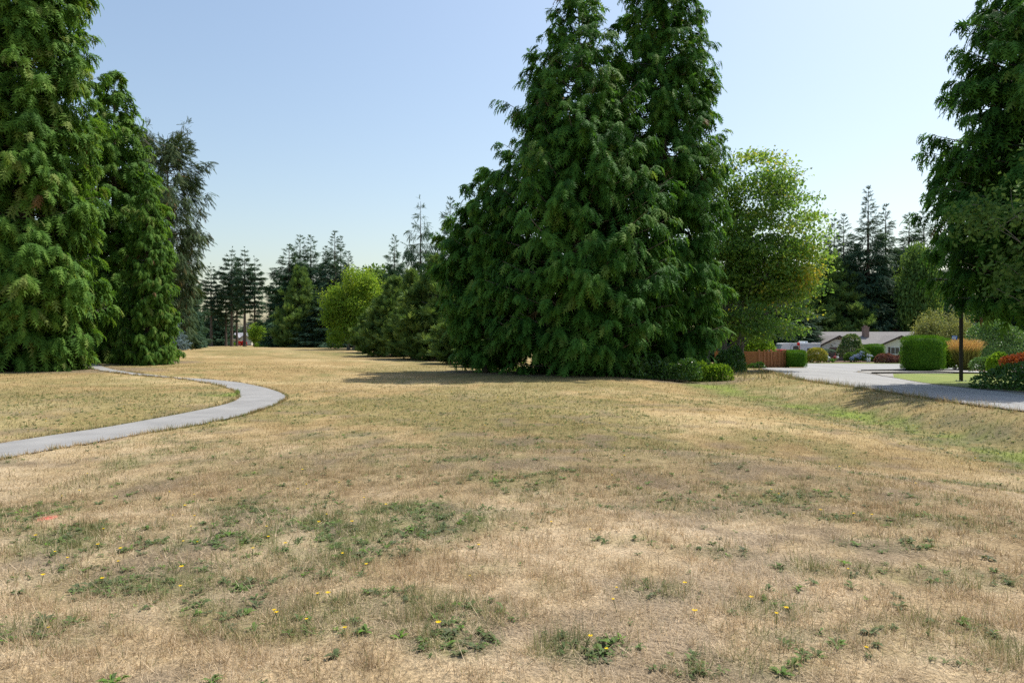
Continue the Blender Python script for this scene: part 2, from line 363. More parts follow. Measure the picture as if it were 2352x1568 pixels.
GX = (rr[:, None]*np.sin(th)[None]).ravel(); GY = (rr[:, None]*np.cos(th)[None]).ravel()
GZ = gz(GX, GY)
ins = np.zeros(len(GX), bool); near = np.hypot(GX, GY) < 75
ins[near] = inpoly(GX[near], GY[near], PATHPOLY); GZ[ins] -= .03
i = np.arange(nr-1)[:, None]*nt; j = np.arange(nt)[None]; j2 = (j+1) % nt
GF = np.stack([i+j, i+j2, i+nt+j2, i+nt+j], -1).reshape(-1, 4)
GX = np.r_[GX, 0]; GY = np.r_[GY, 0]; GZ = np.r_[GZ, gz1(0, 0)]
c0 = len(GX)-1
g_, s_, v_ = veg(GX, GY); gc = drycol(g_, s_, v_, np.hypot(GX, GY)+6*(fbm(GX*.1, GY*.1, 21, 3)-.5))
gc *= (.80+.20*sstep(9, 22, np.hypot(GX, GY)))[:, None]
rd = ((GX-_RED[0])/.10)**2+((GY-_RED[1])/.07)**2 < 1; gc[rd] = (.62,.16,.12)
M['ground'] = m = bpy.data.materials.new('dry_meadow'); m.use_nodes = True; n = m.node_tree.nodes; l = m.node_tree.links; b = n['Principled BSDF']
b.inputs['Roughness'].default_value = .95; b.inputs['Specular IOR Level'].default_value = .1
at = n.new('ShaderNodeAttribute'); at.attribute_name = 'Col'
tc = n.new('ShaderNodeTexCoord')
def nz(scale, det, lo, hi, c1, c2, vec=None):
    no = n.new('ShaderNodeTexNoise'); no.inputs['Scale'].default_value = scale; no.inputs['Detail'].default_value = det
    l.new(vec or tc.outputs['Object'], no.inputs['Vector']); r_ = ramp(n, [(lo, (c1,)*3), (hi, (c2,)*3)]); l.new(no.outputs[0], r_.inputs[0]); return no, r_
def mult(a, b_):
    x = n.new('ShaderNodeMix'); x.data_type = 'RGBA'; x.blend_type = 'MULTIPLY'; x.inputs[0].default_value = 1
    l.new(a, x.inputs[6]); l.new(b_, x.inputs[7]); return x.outputs[2]
mp = n.new('ShaderNodeMapping'); mp.inputs['Scale'].default_value = (1, 1, .2); mp.inputs['Rotation'].default_value = (0, 0, .5); l.new(tc.outputs['Object'], mp.inputs[0])
na, ra = nz(34, 4, .3, .7, .62, 1.3); nb, rb = nz(4.5, 5, .3, .7, .8, 1.18); nc2, rc = nz(130, 2, .35, .65, .68, 1.25, mp.outputs[0])
c = mult(mult(mult(at.outputs['Color'], ra.outputs[0]), rb.outputs[0]), rc.outputs[0]); l.new(c, b.inputs['Base Color'])
bp = n.new('ShaderNodeBump'); bp.inputs['Strength'].default_value = .9; bp.inputs['Distance'].default_value = .03; l.new(na.outputs[0], bp.inputs['Height']); l.new(bp.outputs[0], b.inputs['Normal'])
me = mesh_np('ground', np.c_[GX, GY, GZ], GF, m, {'Col': np.c_[gc, np.ones(len(gc))]}, True)
import bmesh
_bm = bmesh.new(); _bm.from_mesh(me); _bm.verts.ensure_lookup_table()
for k in range(nt): _bm.faces.new((_bm.verts[k], _bm.verts[c0], _bm.verts[(k+1) % nt]))
_bm.normal_update(); bmesh.ops.recalc_face_normals(_bm, faces=_bm.faces); _bm.to_mesh(me); _bm.free()
ground = link('ground', me); tagit(ground, 'dry straw coloured meadow with green weed patches and a grassy swale', None, None, 'structure')

# paved path
pv = []; pf = []
NC = 5
for k in range(len(PO)):
    for c_ in range(NC):
        t = c_/(NC-1); p = PO[k]*(1-t)+PI[k]*t; pv.append((p[0], p[1], 0))
pv = np.array(pv); pv[:, 2] = gz(pv[:, 0], pv[:, 1], False)+.012
jit = .035*(np.random.default_rng(3).random(len(PO))-.5)
for k in range(len(PO)):
    dv = (PI[k]-PO[k])/np.hypot(*(PI[k]-PO[k])); pv[k*NC, :2] += dv*jit[k]; pv[k*NC+NC-1, :2] += dv*jit[-k]
for k in range(len(PO)-1):
    for c_ in range(NC-1):
        a = k*NC+c_; pf.append((a, a+1, a+NC+1, a+NC))
tagit(link('footpath', mesh_np('footpath', pv, np.array(pf), M['asphalt'], None, True)), 'pale grey asphalt footpath curving through the dry meadow', None, None, 'structure')

# road with its junction, on the planar road side
def sheet(name, pts, mat, dz, label, kind='structure', cat=None):
    mb = MB(); mb.poly([(x, y, float(zr(np.array(y)))+dz) for x, y in pts]); o = mb.build(name, mat); tagit(o, label, cat, None, kind); return o
ys = np.r_[np.linspace(-40, 46, 60)]
near_edge = [(float(edgeX(np.array(y)))+.1+.10*math.sin(y*1.7)*math.sin(y*.6), y) for y in ys]
near_edge = [p for p in near_edge]+[(18.9,49.5),(20.5,54),(22.2,60),(23.6,64.2)]
far_pts = [(19.6,-40),(19.5,20),(19.5,26),(19.5,28.6),(19.7,31),(20.6,34.4),(22.7,40.5),(24.3,45.5),(25.3,48.6),(25.9,51.5),(27.2,53.6),(32,55.2),(80,58)]
junction = [(80,77),(45,84.5),(38,86.5),(36,87.5),(31.5,88),(29.5,80),(28.6,66),(27.4,64.6)]
mb = MB(); tot = near_edge+junction[::-1]+far_pts[::-1]
sheet('road', tot, M['road'], .03, 'worn pale grey road curving past the verge to the houses')
def strip(name, pts, w0, w1, mat, dz, label):
    P = np.array(pts); T = np.gradient(P, axis=0); T = T/np.linalg.norm(T, axis=1, keepdims=True); Nn = np.c_[-T[:, 1], T[:, 0]]; rg = np.random.default_rng(len(pts)); A = P+Nn*(w0+.06*rg.random((len(P), 1))); B = P+Nn*(w1+.10*rg.random((len(P), 1)))
    V = np.vstack([np.c_[A, zr(A[:, 1])+dz], np.c_[B, zr(B[:, 1])+dz]]); k = len(P); F = np.array([(i_, i_+1, k+i_+1, k+i_) for i_ in range(k-1)])
    tagit(link(name, mesh_np(name, V, F, mat)), label, None, None, 'structure')
def dense(pts, n_):
    P = np.array(pts); d_ = np.r_[0, np.cumsum(np.hypot(*np.diff(P, axis=0).T))]; t = np.linspace(0, d_[-1], n_); return np.c_[np.interp(t, d_, P[:, 0]), np.interp(t, d_, P[:, 1])]
M['grit'] = surf('roadside_grit', (.10,.085,.07), (.26,.235,.20), 9, .95, 1.0, fine=(40, .6, 1.3))
strip('road_shoulder', dense(far_pts[1:10], 140), -.22, .10, M['grit'], .036, 'dark gritty strip of soil and needles along the far road edge')
strip('road_verge_edge', dense(near_edge[20:], 160), -.20, .10, M['grit'], .036, 'gritty crumbling road edge along the grass bank')
sheet('lawn', [rp(2053,868),(25.6,46.9),(28,47.2),(31,47.0),(36,46.6),(34,40),(30,34),(26,29.5),rp(2243,893.4),rp(2173,886.6),rp(2115,878.9)], M['lawn'], .04, 'small mown green lawn around the lamp post')
sheet('house_lawn', [(31.6,88.3),(38,86.8),(45,84.8),(80,77.5),(80,107.5),(31.6,107.5)], M['lawn'], .04, 'strip of mown lawn in front of the ranch house')
sheet('gravel_bed', [(25.4,49),(26.0,51.2),(27.3,53.2),(32,54.6),(36,54.8),(36,51.4),(30,50.6)], M['gravel'], .05, 'grey gravel bed on the road corner')
sheet('gravel_strip', [rp(2026,864.5),(24.9,46.6),(30.5,48.3),(31.2,47.9),(26,46.6),rp(2053,868)], M['gravel'], .055, 'narrow grey gravel strip beside the lawn')
sheet('walkway', [(25.2,48.4),(25.3,49.1),(30,50.7),(36,51.5),(48,52.4),(48,50.8),(36,49.6),(30.5,48.5)], M['concrete'], .06, 'pale concrete walkway between gravel and lawn')
sheet('garden_bed', [(33,51.9),(36,51.6),(48,52.5),(50,57.5),(33,57)], M['mulch'], .045, 'brown mulch bed under the clipped hedge')
sheet('flower_bed', [(36.5,91.5),(60,91.5),(61,107),(36.5,107)], M['mulch'], .05, 'brown mulch bed along the house front')
def edging(name, pts, label):
    mb = MB()
    for (a, b_) in zip(pts[:-1], pts[1:]):
        dx, dy = b_[0]-a[0], b_[1]-a[1]; L = math.hypot(dx, dy); nx, ny = -dy/L*.06, dx/L*.06; z = float(zr(np.array((a[1]+b_[1])/2)))
        q = [(a[0]+nx, a[1]+ny), (a[0]-nx, a[1]-ny), (b_[0]-nx, b_[1]-ny), (b_[0]+nx, b_[1]+ny)]
        bb = len(mb.v); mb.v += [(x, y, z) for x, y in q]+[(x, y, z+.14) for x, y in q]
        for f in ((0,1,5,4),(1,2,6,5),(2,3,7,6),(3,0,4,7),(4,5,6,7)): mb.f.append(tuple(bb+i_ for i_ in f))
    tagit(mb.build(name, M['timber']), label, 'edging')
edging('timber_edging', [(25.0,47.4),(27.5,47.9),(30.6,48.4),(32.4,47.2)], 'dark timber edging between walkway and gravel strip')
edging('timber_edging', [(27.4,53.5),(32,54.9),(36.2,55.1)], 'dark timber edging along the back of the gravel bed')

# ------------------------------------------------------------------ vegetation generators
def nrm(a): return a/np.maximum(np.linalg.norm(a, axis=-1, keepdims=True), 1e-9)
def spray_tmpl(pairs, wid, lw, ll, droop, fwd=.6):
    """pinnate frond along +x: list of triangles"""
    V = []
    for k in range(pairs):
        x = .06+.86*k/(pairs-1); w_ = wid*(.45+.55*math.sin(math.pi*min(1, x*.9+.12))); z = -droop*x*x
        for s in (-1, 1):
            tx = x+ll*fwd; z2 = -droop*tx*tx-.04
            V += [(x-lw, 0, z), (x+lw, 0, -droop*(x+lw)**2), (tx, s*w_, z2)]
    V += [(.8, -lw*.8, -droop*.64), (.8, lw*.8, -droop*.64), (1.1, 0, -droop*1.21)]
    return np.array(V, float)
T_CED = spray_tmpl(8, .26, .055, .30, .42, .8)
T_CED7 = spray_tmpl(5, .30, .085, .32, .42, .8)
T_FIR = spray_tmpl(6, .20, .075, .30, .18, .9)
T_FAR = spray_tmpl(3, .28, .15, .4, .2, .8)
T_SPR = spray_tmpl(6, .15, .07, .22, .5, .8)
T_HDG = spray_tmpl(3, .28, .11, .4, .15, .8)
T_LEAF = np.array([(0,0,0),(.5,-.32,.10),(1,0,-.05),(0,0,0),(1,0,-.05),(.5,.32,.10)], float)
T_TRI = np.array([(0,-.12,0),(.35,.38,.05),(1,0,0)], float)
def place(T, P, X, N, S, tint, wid=1.0):
    """instances of a triangle-soup template: positions P, stem axis X, normal N, size S"""
    X = nrm(X); N = N-X*(N*X).sum(1, keepdims=True); N = nrm(N); Yv = np.cross(N, X)
    S = S[:, None, None]
    V = P[:, None, :]+S*(T[None, :, 0, None]*X[:, None, :]+wid*T[None, :, 1, None]*Yv[:, None, :]+T[None, :, 2, None]*N[:, None, :])
    V = V.reshape(-1, 3); t = np.repeat(tint, len(T))
    return V, t
def soup(name, Vs, Ts, mat):
    V = np.vstack(Vs); t = np.clip(np.concatenate(Ts), 0, 1)
    return mesh_np(name, V, np.arange(len(V)).reshape(-1, 3), mat, {'tint': t})
def tubes_np(P, rad, n=3):
    """many tubes: P (m,k,3), rad (m,k)"""
    m_, k, _ = P.shape
    tan = np.empty_like(P); tan[:, 1:-1] = P[:, 2:]-P[:, :-2]; tan[:, 0] = P[:, 1]-P[:, 0]; tan[:, -1] = P[:, -1]-P[:, -2]
    tan = nrm(tan); ref = np.where(np.abs(tan[..., 2:3]) > .9, np.array([1., 0, 0]), np.array([0, 0, 1.]))
    a = nrm(np.cross(tan, ref)); b_ = np.cross(tan, a)
    an = 2*np.pi*np.arange(n)/n
    V = P[:, :, None, :]+rad[:, :, None, None]*(a[:, :, None, :]*np.cos(an)[None, None, :, None]+b_[:, :, None, :]*np.sin(an)[None, None, :, None])
    V = V.reshape(-1, 3)
    base = (np.arange(m_)*k*n)[:, None, None]; ii = (np.arange(k-1)*n)[None, :, None]; q = np.arange(n)[None, None, :]; q2 = (q+1) % n
    F = np.stack([base+ii+q, base+ii+q2, base+ii+n+q2, base+ii+n+q], -1).reshape(-1, 4)
    return V, F
def conifer(seed, H, prof, nb, spb, T, slen, z0=.03, slope=(-.35, .5), curve=.25, hang=.5, fan=.28, stem=(.45, .45, .7), tipbias=.62, s0=.22, base=(0, 0, 0), jitL=.22, tint=(.5, .22), tiers=0, lean=(0, 0), ztop=1.0, brown=.012):
    rng = np.random.default_rng(seed)
    pt = np.array([p[0] for p in prof]); pr = np.array([p[1] for p in prof])
    tt = np.linspace(z0, ztop*.995, 600); wgt = np.interp(tt, pt, pr)+.42*pr.max()*(tt > pt[0]); cdf = np.cumsum(wgt)/wgt.sum()
    t = np.interp((np.arange(nb)+rng.random(nb))/nb, cdf, tt)
    if tiers:
        t = np.round(t*tiers)/tiers+rng.normal(0, .12/tiers, nb); t = np.clip(t, z0, ztop*.995)
    az = np.arange(nb)*2.39996+rng.normal(0, .5, nb)
    lump = .84+.36*fbm(az*1.1+20, t*H*.35, seed, 3)
    Lb = np.interp(t, pt, pr)*lump*(1+rng.normal(0, jitL, nb)*.6); Lb = np.maximum(Lb, .12)
    e = slope[0]+(slope[1]-slope[0])*t**1.3+rng.normal(0, .08, nb)
    out = np.c_[np.cos(az), np.sin(az), 0*az]; per = np.c_[-np.sin(az), np.cos(az), 0*az]
    tb = np.c_[lean[0]*(t*H)**2/H, lean[1]*(t*H)**2/H, t*H]
    cv = curve*(1-.4*t)
    def pos(s, bi): return tb[bi]+out[bi]*(Lb[bi]*s)[:, None]+np.array([0, 0, 1.])*(Lb[bi]*(e[bi]*s+cv[bi]*s*s))[:, None]
    ns = np.maximum(9, (spb*Lb/Lb.mean()*(.8+.4*rng.random(nb)))).astype(int)
    bi = np.repeat(np.arange(nb), ns); N = len(bi); u = rng.random(N)
    s = s0+(1-s0)*u**tipbias
    wl = rng.normal(0, 1, N)*fan*Lb[bi]*np.clip(1.15-s, .12, .8)
    P = pos(s, bi)+per[bi]*wl[:, None]
    sl = slen*(.65+.7*rng.random(N))*(.42+.58*np.clip(Lb[bi]/pr.max()*1.5, 0, 1))
    P[:, 2] -= hang*rng.random(N)**1.5*np.clip(Lb[bi]/pr.max()*1.4, .1, 1)
    X = out[bi]*stem[0]+per[bi]*(np.sign(wl)*stem[1]*rng.random(N))[:, None]-np.array([0, 0, 1.])*stem[2]*(1-.5*t[bi])[:, None]+rng.normal(0, .28, (N, 3))
    X[:, 2] += 1.6*t[bi]**9
    Nn = out[bi]*.75+np.array([0, 0, .75])+rng.normal(0, .45, (N, 3))
    tn = rng.normal(tint[0], tint[1], N)+.35*(fbm(P[:, 0]*.8+P[:, 2]*.3, P[:, 2]*.8+P[:, 1]*.6, seed+4, 3)-.5); tn = np.clip(tn, 0, .95)
    tn[rng.random(N) < brown] = 1.0
    off = np.array(base)
    V, tv = place(T, P+off, X, Nn, sl, tn)
    k = 5; sv = np.linspace(0, .96, k); idx = np.arange(nb)
    BP = np.stack([pos(np.full(nb, q), idx) for q in sv], 1)+off
    br = (.012+.013*Lb)[:, None]*np.linspace(1, .18, k)[None]
    return V, tv, BP, br
def cedar(seed, H, prof, nb, bl, m_, slen, z0=.03, slope=(-.42, .4), curve=.42, drp=.45, base=(0, 0, 0), jitL=.25, tint=(.42, .13), brown=.004, down=.75, T=None, blen=(.30, .45), s0=.12, tipb=.62, upn=.75):
    """cedar crown: boughs carrying branchlets, each a coherent tuft of hanging sprays"""
    T = T_FAN if T is None else T
    rng = np.random.default_rng(seed)
    pt = np.array([p[0] for p in prof]); pr = np.array([p[1] for p in prof])
    tt = np.linspace(z0, .995, 600); wgt = np.interp(tt, pt, pr)+.42*pr.max()*(tt > pt[0]); cdf = np.cumsum(wgt)/wgt.sum()
    t = np.interp((np.arange(nb)+rng.random(nb))/nb, cdf, tt)
    az = np.arange(nb)*2.39996+rng.normal(0, .5, nb)
    lump = (.86+.26*fbm(az*1.1+20, t*H*.35, seed, 3))*.88
    Lb = np.maximum(np.interp(t, pt, pr)*lump*(1+rng.normal(0, jitL, nb)*.6), .15)
    e = slope[0]+(slope[1]-slope[0])*t**1.3+rng.normal(0, .10, nb)
    out = np.c_[np.cos(az), np.sin(az), 0*az]; per = np.c_[-np.sin(az), np.cos(az), 0*az]; up = np.array([0, 0, 1.])
    tb = np.c_[0*t, 0*t, t*H]; cv = curve*(1-.4*t)
    def pos(s, bi): return tb[bi]+out[bi]*(Lb[bi]*s)[:, None]+up*(Lb[bi]*(e[bi]*s+cv[bi]*s*s))[:, None]
    nbl = np.maximum(3, (bl*Lb/Lb.mean()*(.8+.4*rng.random(nb)))).astype(int)
    bi = np.repeat(np.arange(nb), nbl); K = len(bi)
    s = s0+(1-s0)*rng.random(K)**tipb
    sg = np.where(rng.random(K) < .5, -1., 1.)*(1.05-.75*s)*(.4+.8*rng.random(K))
    D = nrm(out[bi]*.75+per[bi]*sg[:, None]+up*(e[bi]+2*cv[bi]*s)[:, None]*.5+rng.normal(0, .12, (K, 3)))
    l_ = (blen[0]*Lb[bi]*(1.1-s)+blen[1])*(.7+.6*rng.random(K))*np.clip(.45+Lb[bi]/pr.max(), .45, 1.1); P0 = pos(s, bi); tb_ = np.clip(rng.normal(tint[0], tint[1]*1.3, K)+rng.normal(0, .12, nb)[bi], 0, 1)
    bad = rng.random(K) < brown
    mi = np.repeat(np.arange(K), m_); v = np.tile((np.arange(m_)+.5)/m_, K)+rng.normal(0, .06, K*m_); N = len(mi)
    P = P0[mi]+D[mi]*(l_[mi]*v)[:, None]-up*(drp*l_[mi]*v*v)[:, None]+rng.normal(0, .05, (N, 3))
    Sd = np.cross(D, up); Sd = nrm(Sd); side = np.where(np.arange(N) % 2 == 0, 1., -1.)
    X = D[mi]*.55+Sd[mi]*(side*.55*(1.1-v)*rng.random(N))[:, None]-up*(down*(.45+.6*v))[:, None]+rng.normal(0, .18, (N, 3))
    Nn = out[bi][mi]*.7+up*upn+Sd[mi]*(side*.25)[:, None]+rng.normal(0, .28, (N, 3))
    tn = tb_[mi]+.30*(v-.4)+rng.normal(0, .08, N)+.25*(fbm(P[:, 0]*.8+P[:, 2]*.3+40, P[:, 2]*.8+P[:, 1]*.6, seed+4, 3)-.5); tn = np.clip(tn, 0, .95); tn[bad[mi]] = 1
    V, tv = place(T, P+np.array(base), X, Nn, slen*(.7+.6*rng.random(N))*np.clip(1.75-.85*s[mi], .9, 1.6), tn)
    k = 5; sv = np.linspace(0, .96, k); idx = np.arange(nb); BP = np.stack([pos(np.full(nb, q), idx) for q in sv], 1)+np.array(base)
    return V, tv, BP, (.012+.013*Lb)[:, None]*np.linspace(1, .18, k)[None]
T_FAN = spray_tmpl(4, .42, .14, .34, .30, .9)
def trunk_mesh(name, H, r, mat, seed=0, lean=(0, 0), bend=.0, segs=14, n=10, flare=1.7):
    rng = np.random.default_rng(seed); z = np.linspace(0, 1, segs)**1.25
    rad = r*(1-z)**1.1+.012; rad = rad*(1+(flare-1)*np.exp(-z*H/.5))
    cx = lean[0]*z*z*H+bend*np.sin(z*5+seed); cy = lean[1]*z*z*H+bend*np.cos(z*4+seed)
    P = np.stack([cx, cy, z*H-.25*(z == 0)], -1)[None]
    V, F = tubes_np(P, rad[None], n); V += rng.normal(0, .02*r, V.shape)
    return mesh_np(name, V, F, mat, None, True)
def build_tree(kind, tr, li, cr, loc, rz, sc, label, cat='tree', group=None):
    root = empty(kind, loc, rz, sc); tagit(root, label, cat, group)
    if tr: link('trunk', tr, root)
    if li: link('limbs', li, root)['kind'] = 'stuff'
    o = link('crown', cr, root); o['kind'] = 'stuff'
    return root
ARCH = {}
def arch(key, parts, trunk, mat, Hn):
    Vs = [p[0] for p in parts]; Ts = [p[1] for p in parts]
    cr = soup(key+'_crown', Vs, Ts, mat)
    L = [tubes_np(p[2], p[3]) for p in parts]; off = 0; LV = []; LF = []
    for v, f in L: LV.append(v); LF.append(f+off); off += len(v)
    li = mesh_np(key+'_limbs', np.vstack(LV), np.vstack(LF), M['wood_tw'])
    ARCH[key] = (trunk, li, cr, Hn)
def put(key, kind, label, px, d, top, wsc=None, rz=0, group=None, dx=0, cat='tree', z=None):
    tr, li, cr, Hn = ARCH[key]; x = PX(px, d)+dx; gz_ = gz1(x, d) if z is None else z
    H = PZ(top, d)-gz_; s = H/Hn; ws = wsc if wsc else s
    return build_tree(kind, tr, li, cr, (x, d, gz_-.05), rz, (ws, ws, s), label, cat, group)

# --- large western cedars
P1 = [(0,4.4),(.08,5.4),(.19,6.6),(.30,6.7),(.4,6.2),(.5,5.6),(.61,4.5),(.72,3.6),(.82,2.4),(.92,1.1),(1,.1)]
lead = []
for (a, rr_, zb, hh, wd) in [(2.75,2.9,10.0,7.0,1.3),(3.35,2.3,13.6,5.6,1.1),(.35,2.0,14.0,5.6,1.05),(4.4,3.0,8.5,7,1.5),(5.3,2.4,11,6.5,1.3),(1.0,3.0,9.5,7,1.4),(3.0,4.2,5,6.0,1.3)]:
    lead.append(cedar(int(a*100), hh, [(0,wd*.7),(.3,wd),(.7,wd*.6),(1,.1)], 36, 5, 6, .38, base=(rr_*math.cos(a), rr_*math.sin(a), zb), slope=(-.2,.6), curve=.2, blen=(.3,.25)))
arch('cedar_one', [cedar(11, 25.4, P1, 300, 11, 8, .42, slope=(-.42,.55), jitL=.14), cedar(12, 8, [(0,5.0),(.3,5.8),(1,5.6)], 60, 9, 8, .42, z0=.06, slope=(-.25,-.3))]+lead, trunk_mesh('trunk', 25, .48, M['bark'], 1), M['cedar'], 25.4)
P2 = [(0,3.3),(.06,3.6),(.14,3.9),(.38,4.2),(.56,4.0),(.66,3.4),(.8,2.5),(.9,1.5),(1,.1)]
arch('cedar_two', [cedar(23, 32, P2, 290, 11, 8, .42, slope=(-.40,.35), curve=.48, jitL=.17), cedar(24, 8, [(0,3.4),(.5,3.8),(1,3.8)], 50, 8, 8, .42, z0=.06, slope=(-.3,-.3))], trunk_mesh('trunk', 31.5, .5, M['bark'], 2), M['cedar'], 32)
P3 = [(0,3.3),(.04,3.8),(.18,4.2),(.39,4.0),(.6,3.4),(.8,2.0),(.92,.9),(1,.1)]
arch('cedar_three', [cedar(38, 9, [(0,2.6),(.5,3.2),(1,3.0)], 60, 9, 7, .40, z0=.08, slope=(-.4,-.3)), cedar(37, 34, P3, 330, 11, 8, .42, tipb=.72, slope=(-.45,.3), jitL=.2, brown=.004)], trunk_mesh('trunk', 33.5, .55, M['bark'], 3, flare=2.2), M['cedar_l'], 34)
P4 = [(0,3.9),(.1,4.2),(.4,3.5),(.75,2.0),(.9,.9),(1,.1)]
arch('cedar_four', [cedar(41, 22, P4, 250, 10, 8, .42, slope=(-.45,.35), jitL=.2, brown=.008)], trunk_mesh('trunk', 21.7, .4, M['bark'], 4), M['cedar_l'], 22)
P5 = [(.12,2.6),(.2,3.7),(.3,5.4),(.5,5.2),(.77,3.8),(.92,2.0),(1,.2)]
arch('cedar_five', [cedar(53, 20, P5, 290, 12, 8, .41, z0=.19, slope=(-.30,.2), curve=.30, jitL=.12, tint=(.30,.13), blen=(.24,.3))], trunk_mesh('trunk', 19.7, .42, M['bark'], 5), M['cedar'], 20)
arch('cedar_six', [cedar(43, 13.3, [(.02,1.9),(.25,2.7),(.4,3.3),(.6,2.9),(.85,1.5),(1,.1)], 130, 10, 8, .42, z0=.05, slope=(-.25,.35), jitL=.2)], trunk_mesh('trunk', 13, .22, M['bark'], 14), M['cedar'], 13.3)
g = 'tall western cedars around the meadow'
put('cedar_one', 'cedar_tree', 'broad cedar in the middle with several upright leaders, left of its twin', 1330, 43, -70, rz=0, group=g)
put('cedar_two', 'cedar_tree', 'tallest narrow cedar in the middle, standing right of the broad one', 1522, 47, -230, rz=.6, group=g)
put('cedar_six', 'cedar_tree', 'lower cedar bulging out on the left flank of the broad middle cedar', 1118, 45.5, 385, 1.0, rz=2.0, group=g)
put('cedar_three', 'cedar_tree', 'sunlit cedar left of the footpath gap, its top out of frame', 60, 38, -545, .95, rz=.4, group=g)
put('cedar_three', 'cedar_tree', 'cedar cut by the left picture edge', -110, 39, -420, rz=2.9, group=g)
put('cedar_four', 'cedar_tree', 'sunlit cedar with pointed top right behind the footpath', 262, 51, 157, 1.08, rz=1.1, group=g)
put('cedar_four', 'cedar_tree', 'smaller cedar lobe at the right front of the left cedar group', 338, 47, 395, .46, rz=3.4, group=g)
put('cedar_five', 'cedar_tree', 'shaded cedar at the right edge overhanging the lamp post', 2422, 30, -150, rz=.8, group=g)

# --- hedge row of young pyramidal cedars
PS = [(0,2.3),(.06,2.6),(.2,2.5),(.5,1.65),(.8,.65),(1,.03)]
for key, sd in (('young_a', 61), ('young_b', 67)):
    arch(key, [cedar(sd, 8, PS, 170, 6, 6, .40, z0=.01, slope=(.05,.8), curve=.18, drp=-.1, down=-.35, jitL=.3, s0=.35, blen=(.25,.3), upn=.3)], trunk_mesh('trunk', 7.8, .16, M['bark'], sd), M['cedar_s'], 8)
g = 'row of young cedars along the right of the meadow'
for (key, px, d, top, wm, rz, lab) in [
  ('young_a', 948, 73, 628, 1.10, .3, 'young cedar with a rounded tip behind the front of the row'),
  ('young_b', 1003, 69, 598, 1.55, 1.9, 'largest pyramid-shaped young cedar in the row'),
  ('young_a', 905, 82, 643, 1.45, 2.6, 'young cedar next to the yellow-green tree'),
  ('young_b', 868, 92, 690, 1.2, 4.1, 'small young cedar at the far end of the row'),
  ('young_a', 1062, 60, 690, 1.05, 5.2, 'short bushy young cedar left of the broad middle cedar'),
  ('young_b', 1118, 54, 742, .85, .9, 'lowest young cedar tucked against the broad middle cedar'),
  ('young_a', 1040, 76, 640, 1.3, 3.3, 'young cedar rising behind the short bushy one')]:
    put(key, 'cedar_tree', lab, px, d, top, wm, rz, g)

# --- spruces and firs
PSP = [(.05,2.6),(.3,3.3),(.6,3.5),(.8,3.4),(.88,3.0),(.95,1.5),(1,.2)]
sp2 = conifer(73, 4.0, [(0,.9),(.5,.8),(1,.1)], 26, 14, T_SPR, .75, hang=.6, base=(-2.3,0,21.5), slope=(.1,.5), stem=(.4,.3,.7))
sp3 = conifer(74, 5.0, [(0,1.0),(.5,.9),(1,.1)], 30, 16, T_SPR, .75, hang=.6, base=(.8,-.4,20.6), slope=(.1,.5), stem=(.4,.3,.7), lean=(.35,0))
arch('spruce', [conifer(71, 25, PSP, 150, 52, T_FIR, .85, z0=.06, hang=1.0, slope=(-.12,.2), curve=.22, fan=.14, stem=(.55,.3,.8), jitL=.45, tint=(.42,.22), brown=.02, ztop=.92), sp2, sp3], trunk_mesh('trunk', 24, .4, M['bark'], 7), M['spruce'], 25)
put('spruce', 'spruce_tree', 'ragged olive spruce with long drooping arms behind the left cedars', 385, 80, 290, rz=0)
PF = [(.38,1.4),(.45,2.6),(.6,3.0),(.75,2.2),(.9,1.0),(1,.1)]
arch('fir_tall', [conifer(81, 30, PF, 105, 40, T_FIR, .95, z0=.36, hang=.25, slope=(-.28,.25), curve=.2, fan=.22, stem=(.8,.5,.3), tiers=22, jitL=.45)], trunk_mesh('trunk', 29.5, .48, M['bark'], 8, flare=1.25), M['firfar'], 30)
arch('fir_tall_b', [conifer(83, 30, [(.28,.9),(.4,2.2),(.62,2.8),(.8,1.7),(.93,.7),(1,.1)], 105, 40, T_FIR, .95, z0=.26, hang=.25, slope=(-.25,.25), curve=.18, fan=.22, stem=(.8,.5,.3), tiers=20, jitL=.5)], trunk_mesh('trunk', 29.5, .46, M['bark'], 9, flare=1.25), M['firfar'], 30)
PFD = [(.02,4.0),(.12,4.3),(.4,3.1),(.7,1.6),(.88,.65),(1,.05)]
arch('fir_dense', [conifer(87, 28, PFD, 220, 44, T_FIR, 1.1, z0=.02, hang=.5, slope=(-.34,.25), curve=.28, fan=.30, stem=(.75,.5,.4), tiers=44, jitL=.35)], trunk_mesh('trunk', 27.5, .5, M['bark'], 10), M['firfar'], 28)
arch('fir_dense_b', [conifer(89, 28, [(.02,3.4),(.2,3.9),(.5,3.0),(.75,1.8),(.9,.75),(1,.05)], 180, 44, T_FIR, 1.1, z0=.02, hang=.5, slope=(-.30,.2), curve=.25, fan=.30, stem=(.7,.5,.5), tiers=34, jitL=.5)], trunk_mesh('trunk', 27.5, .5, M['bark'], 11), M['fir'], 28)
PFT = [(.04,3.8),(.2,4.2),(.4,3.4),(.6,2.5),(.8,1.3),(.92,.5),(1,.08)]
arch('fir_tier', [conifer(91, 22, PFT, 120, 46, T_SPR, .95, z0=.04, hang=.75, slope=(-.16,.2), curve=.12, fan=.16, stem=(.55,.4,.75), tiers=17, jitL=.42, tint=(.5,.22))], trunk_mesh('trunk', 21.6, .3, M['bark'], 12), M['fir'], 22)
put('fir_tier', 'fir_tree', 'fir with separate drooping tiers behind the young cedar row', 966, 96, 455, rz=.5)
put('fir_dense_b', 'cedar_tree', 'airy conifer top between the tiered fir and the middle cedar', 1034, 92, 447, .62, rz=1.2)
put('fir_dense_b', 'cedar_tree', 'short conifer top left of the tiered fir', 906, 118, 535, .62, rz=2.2)
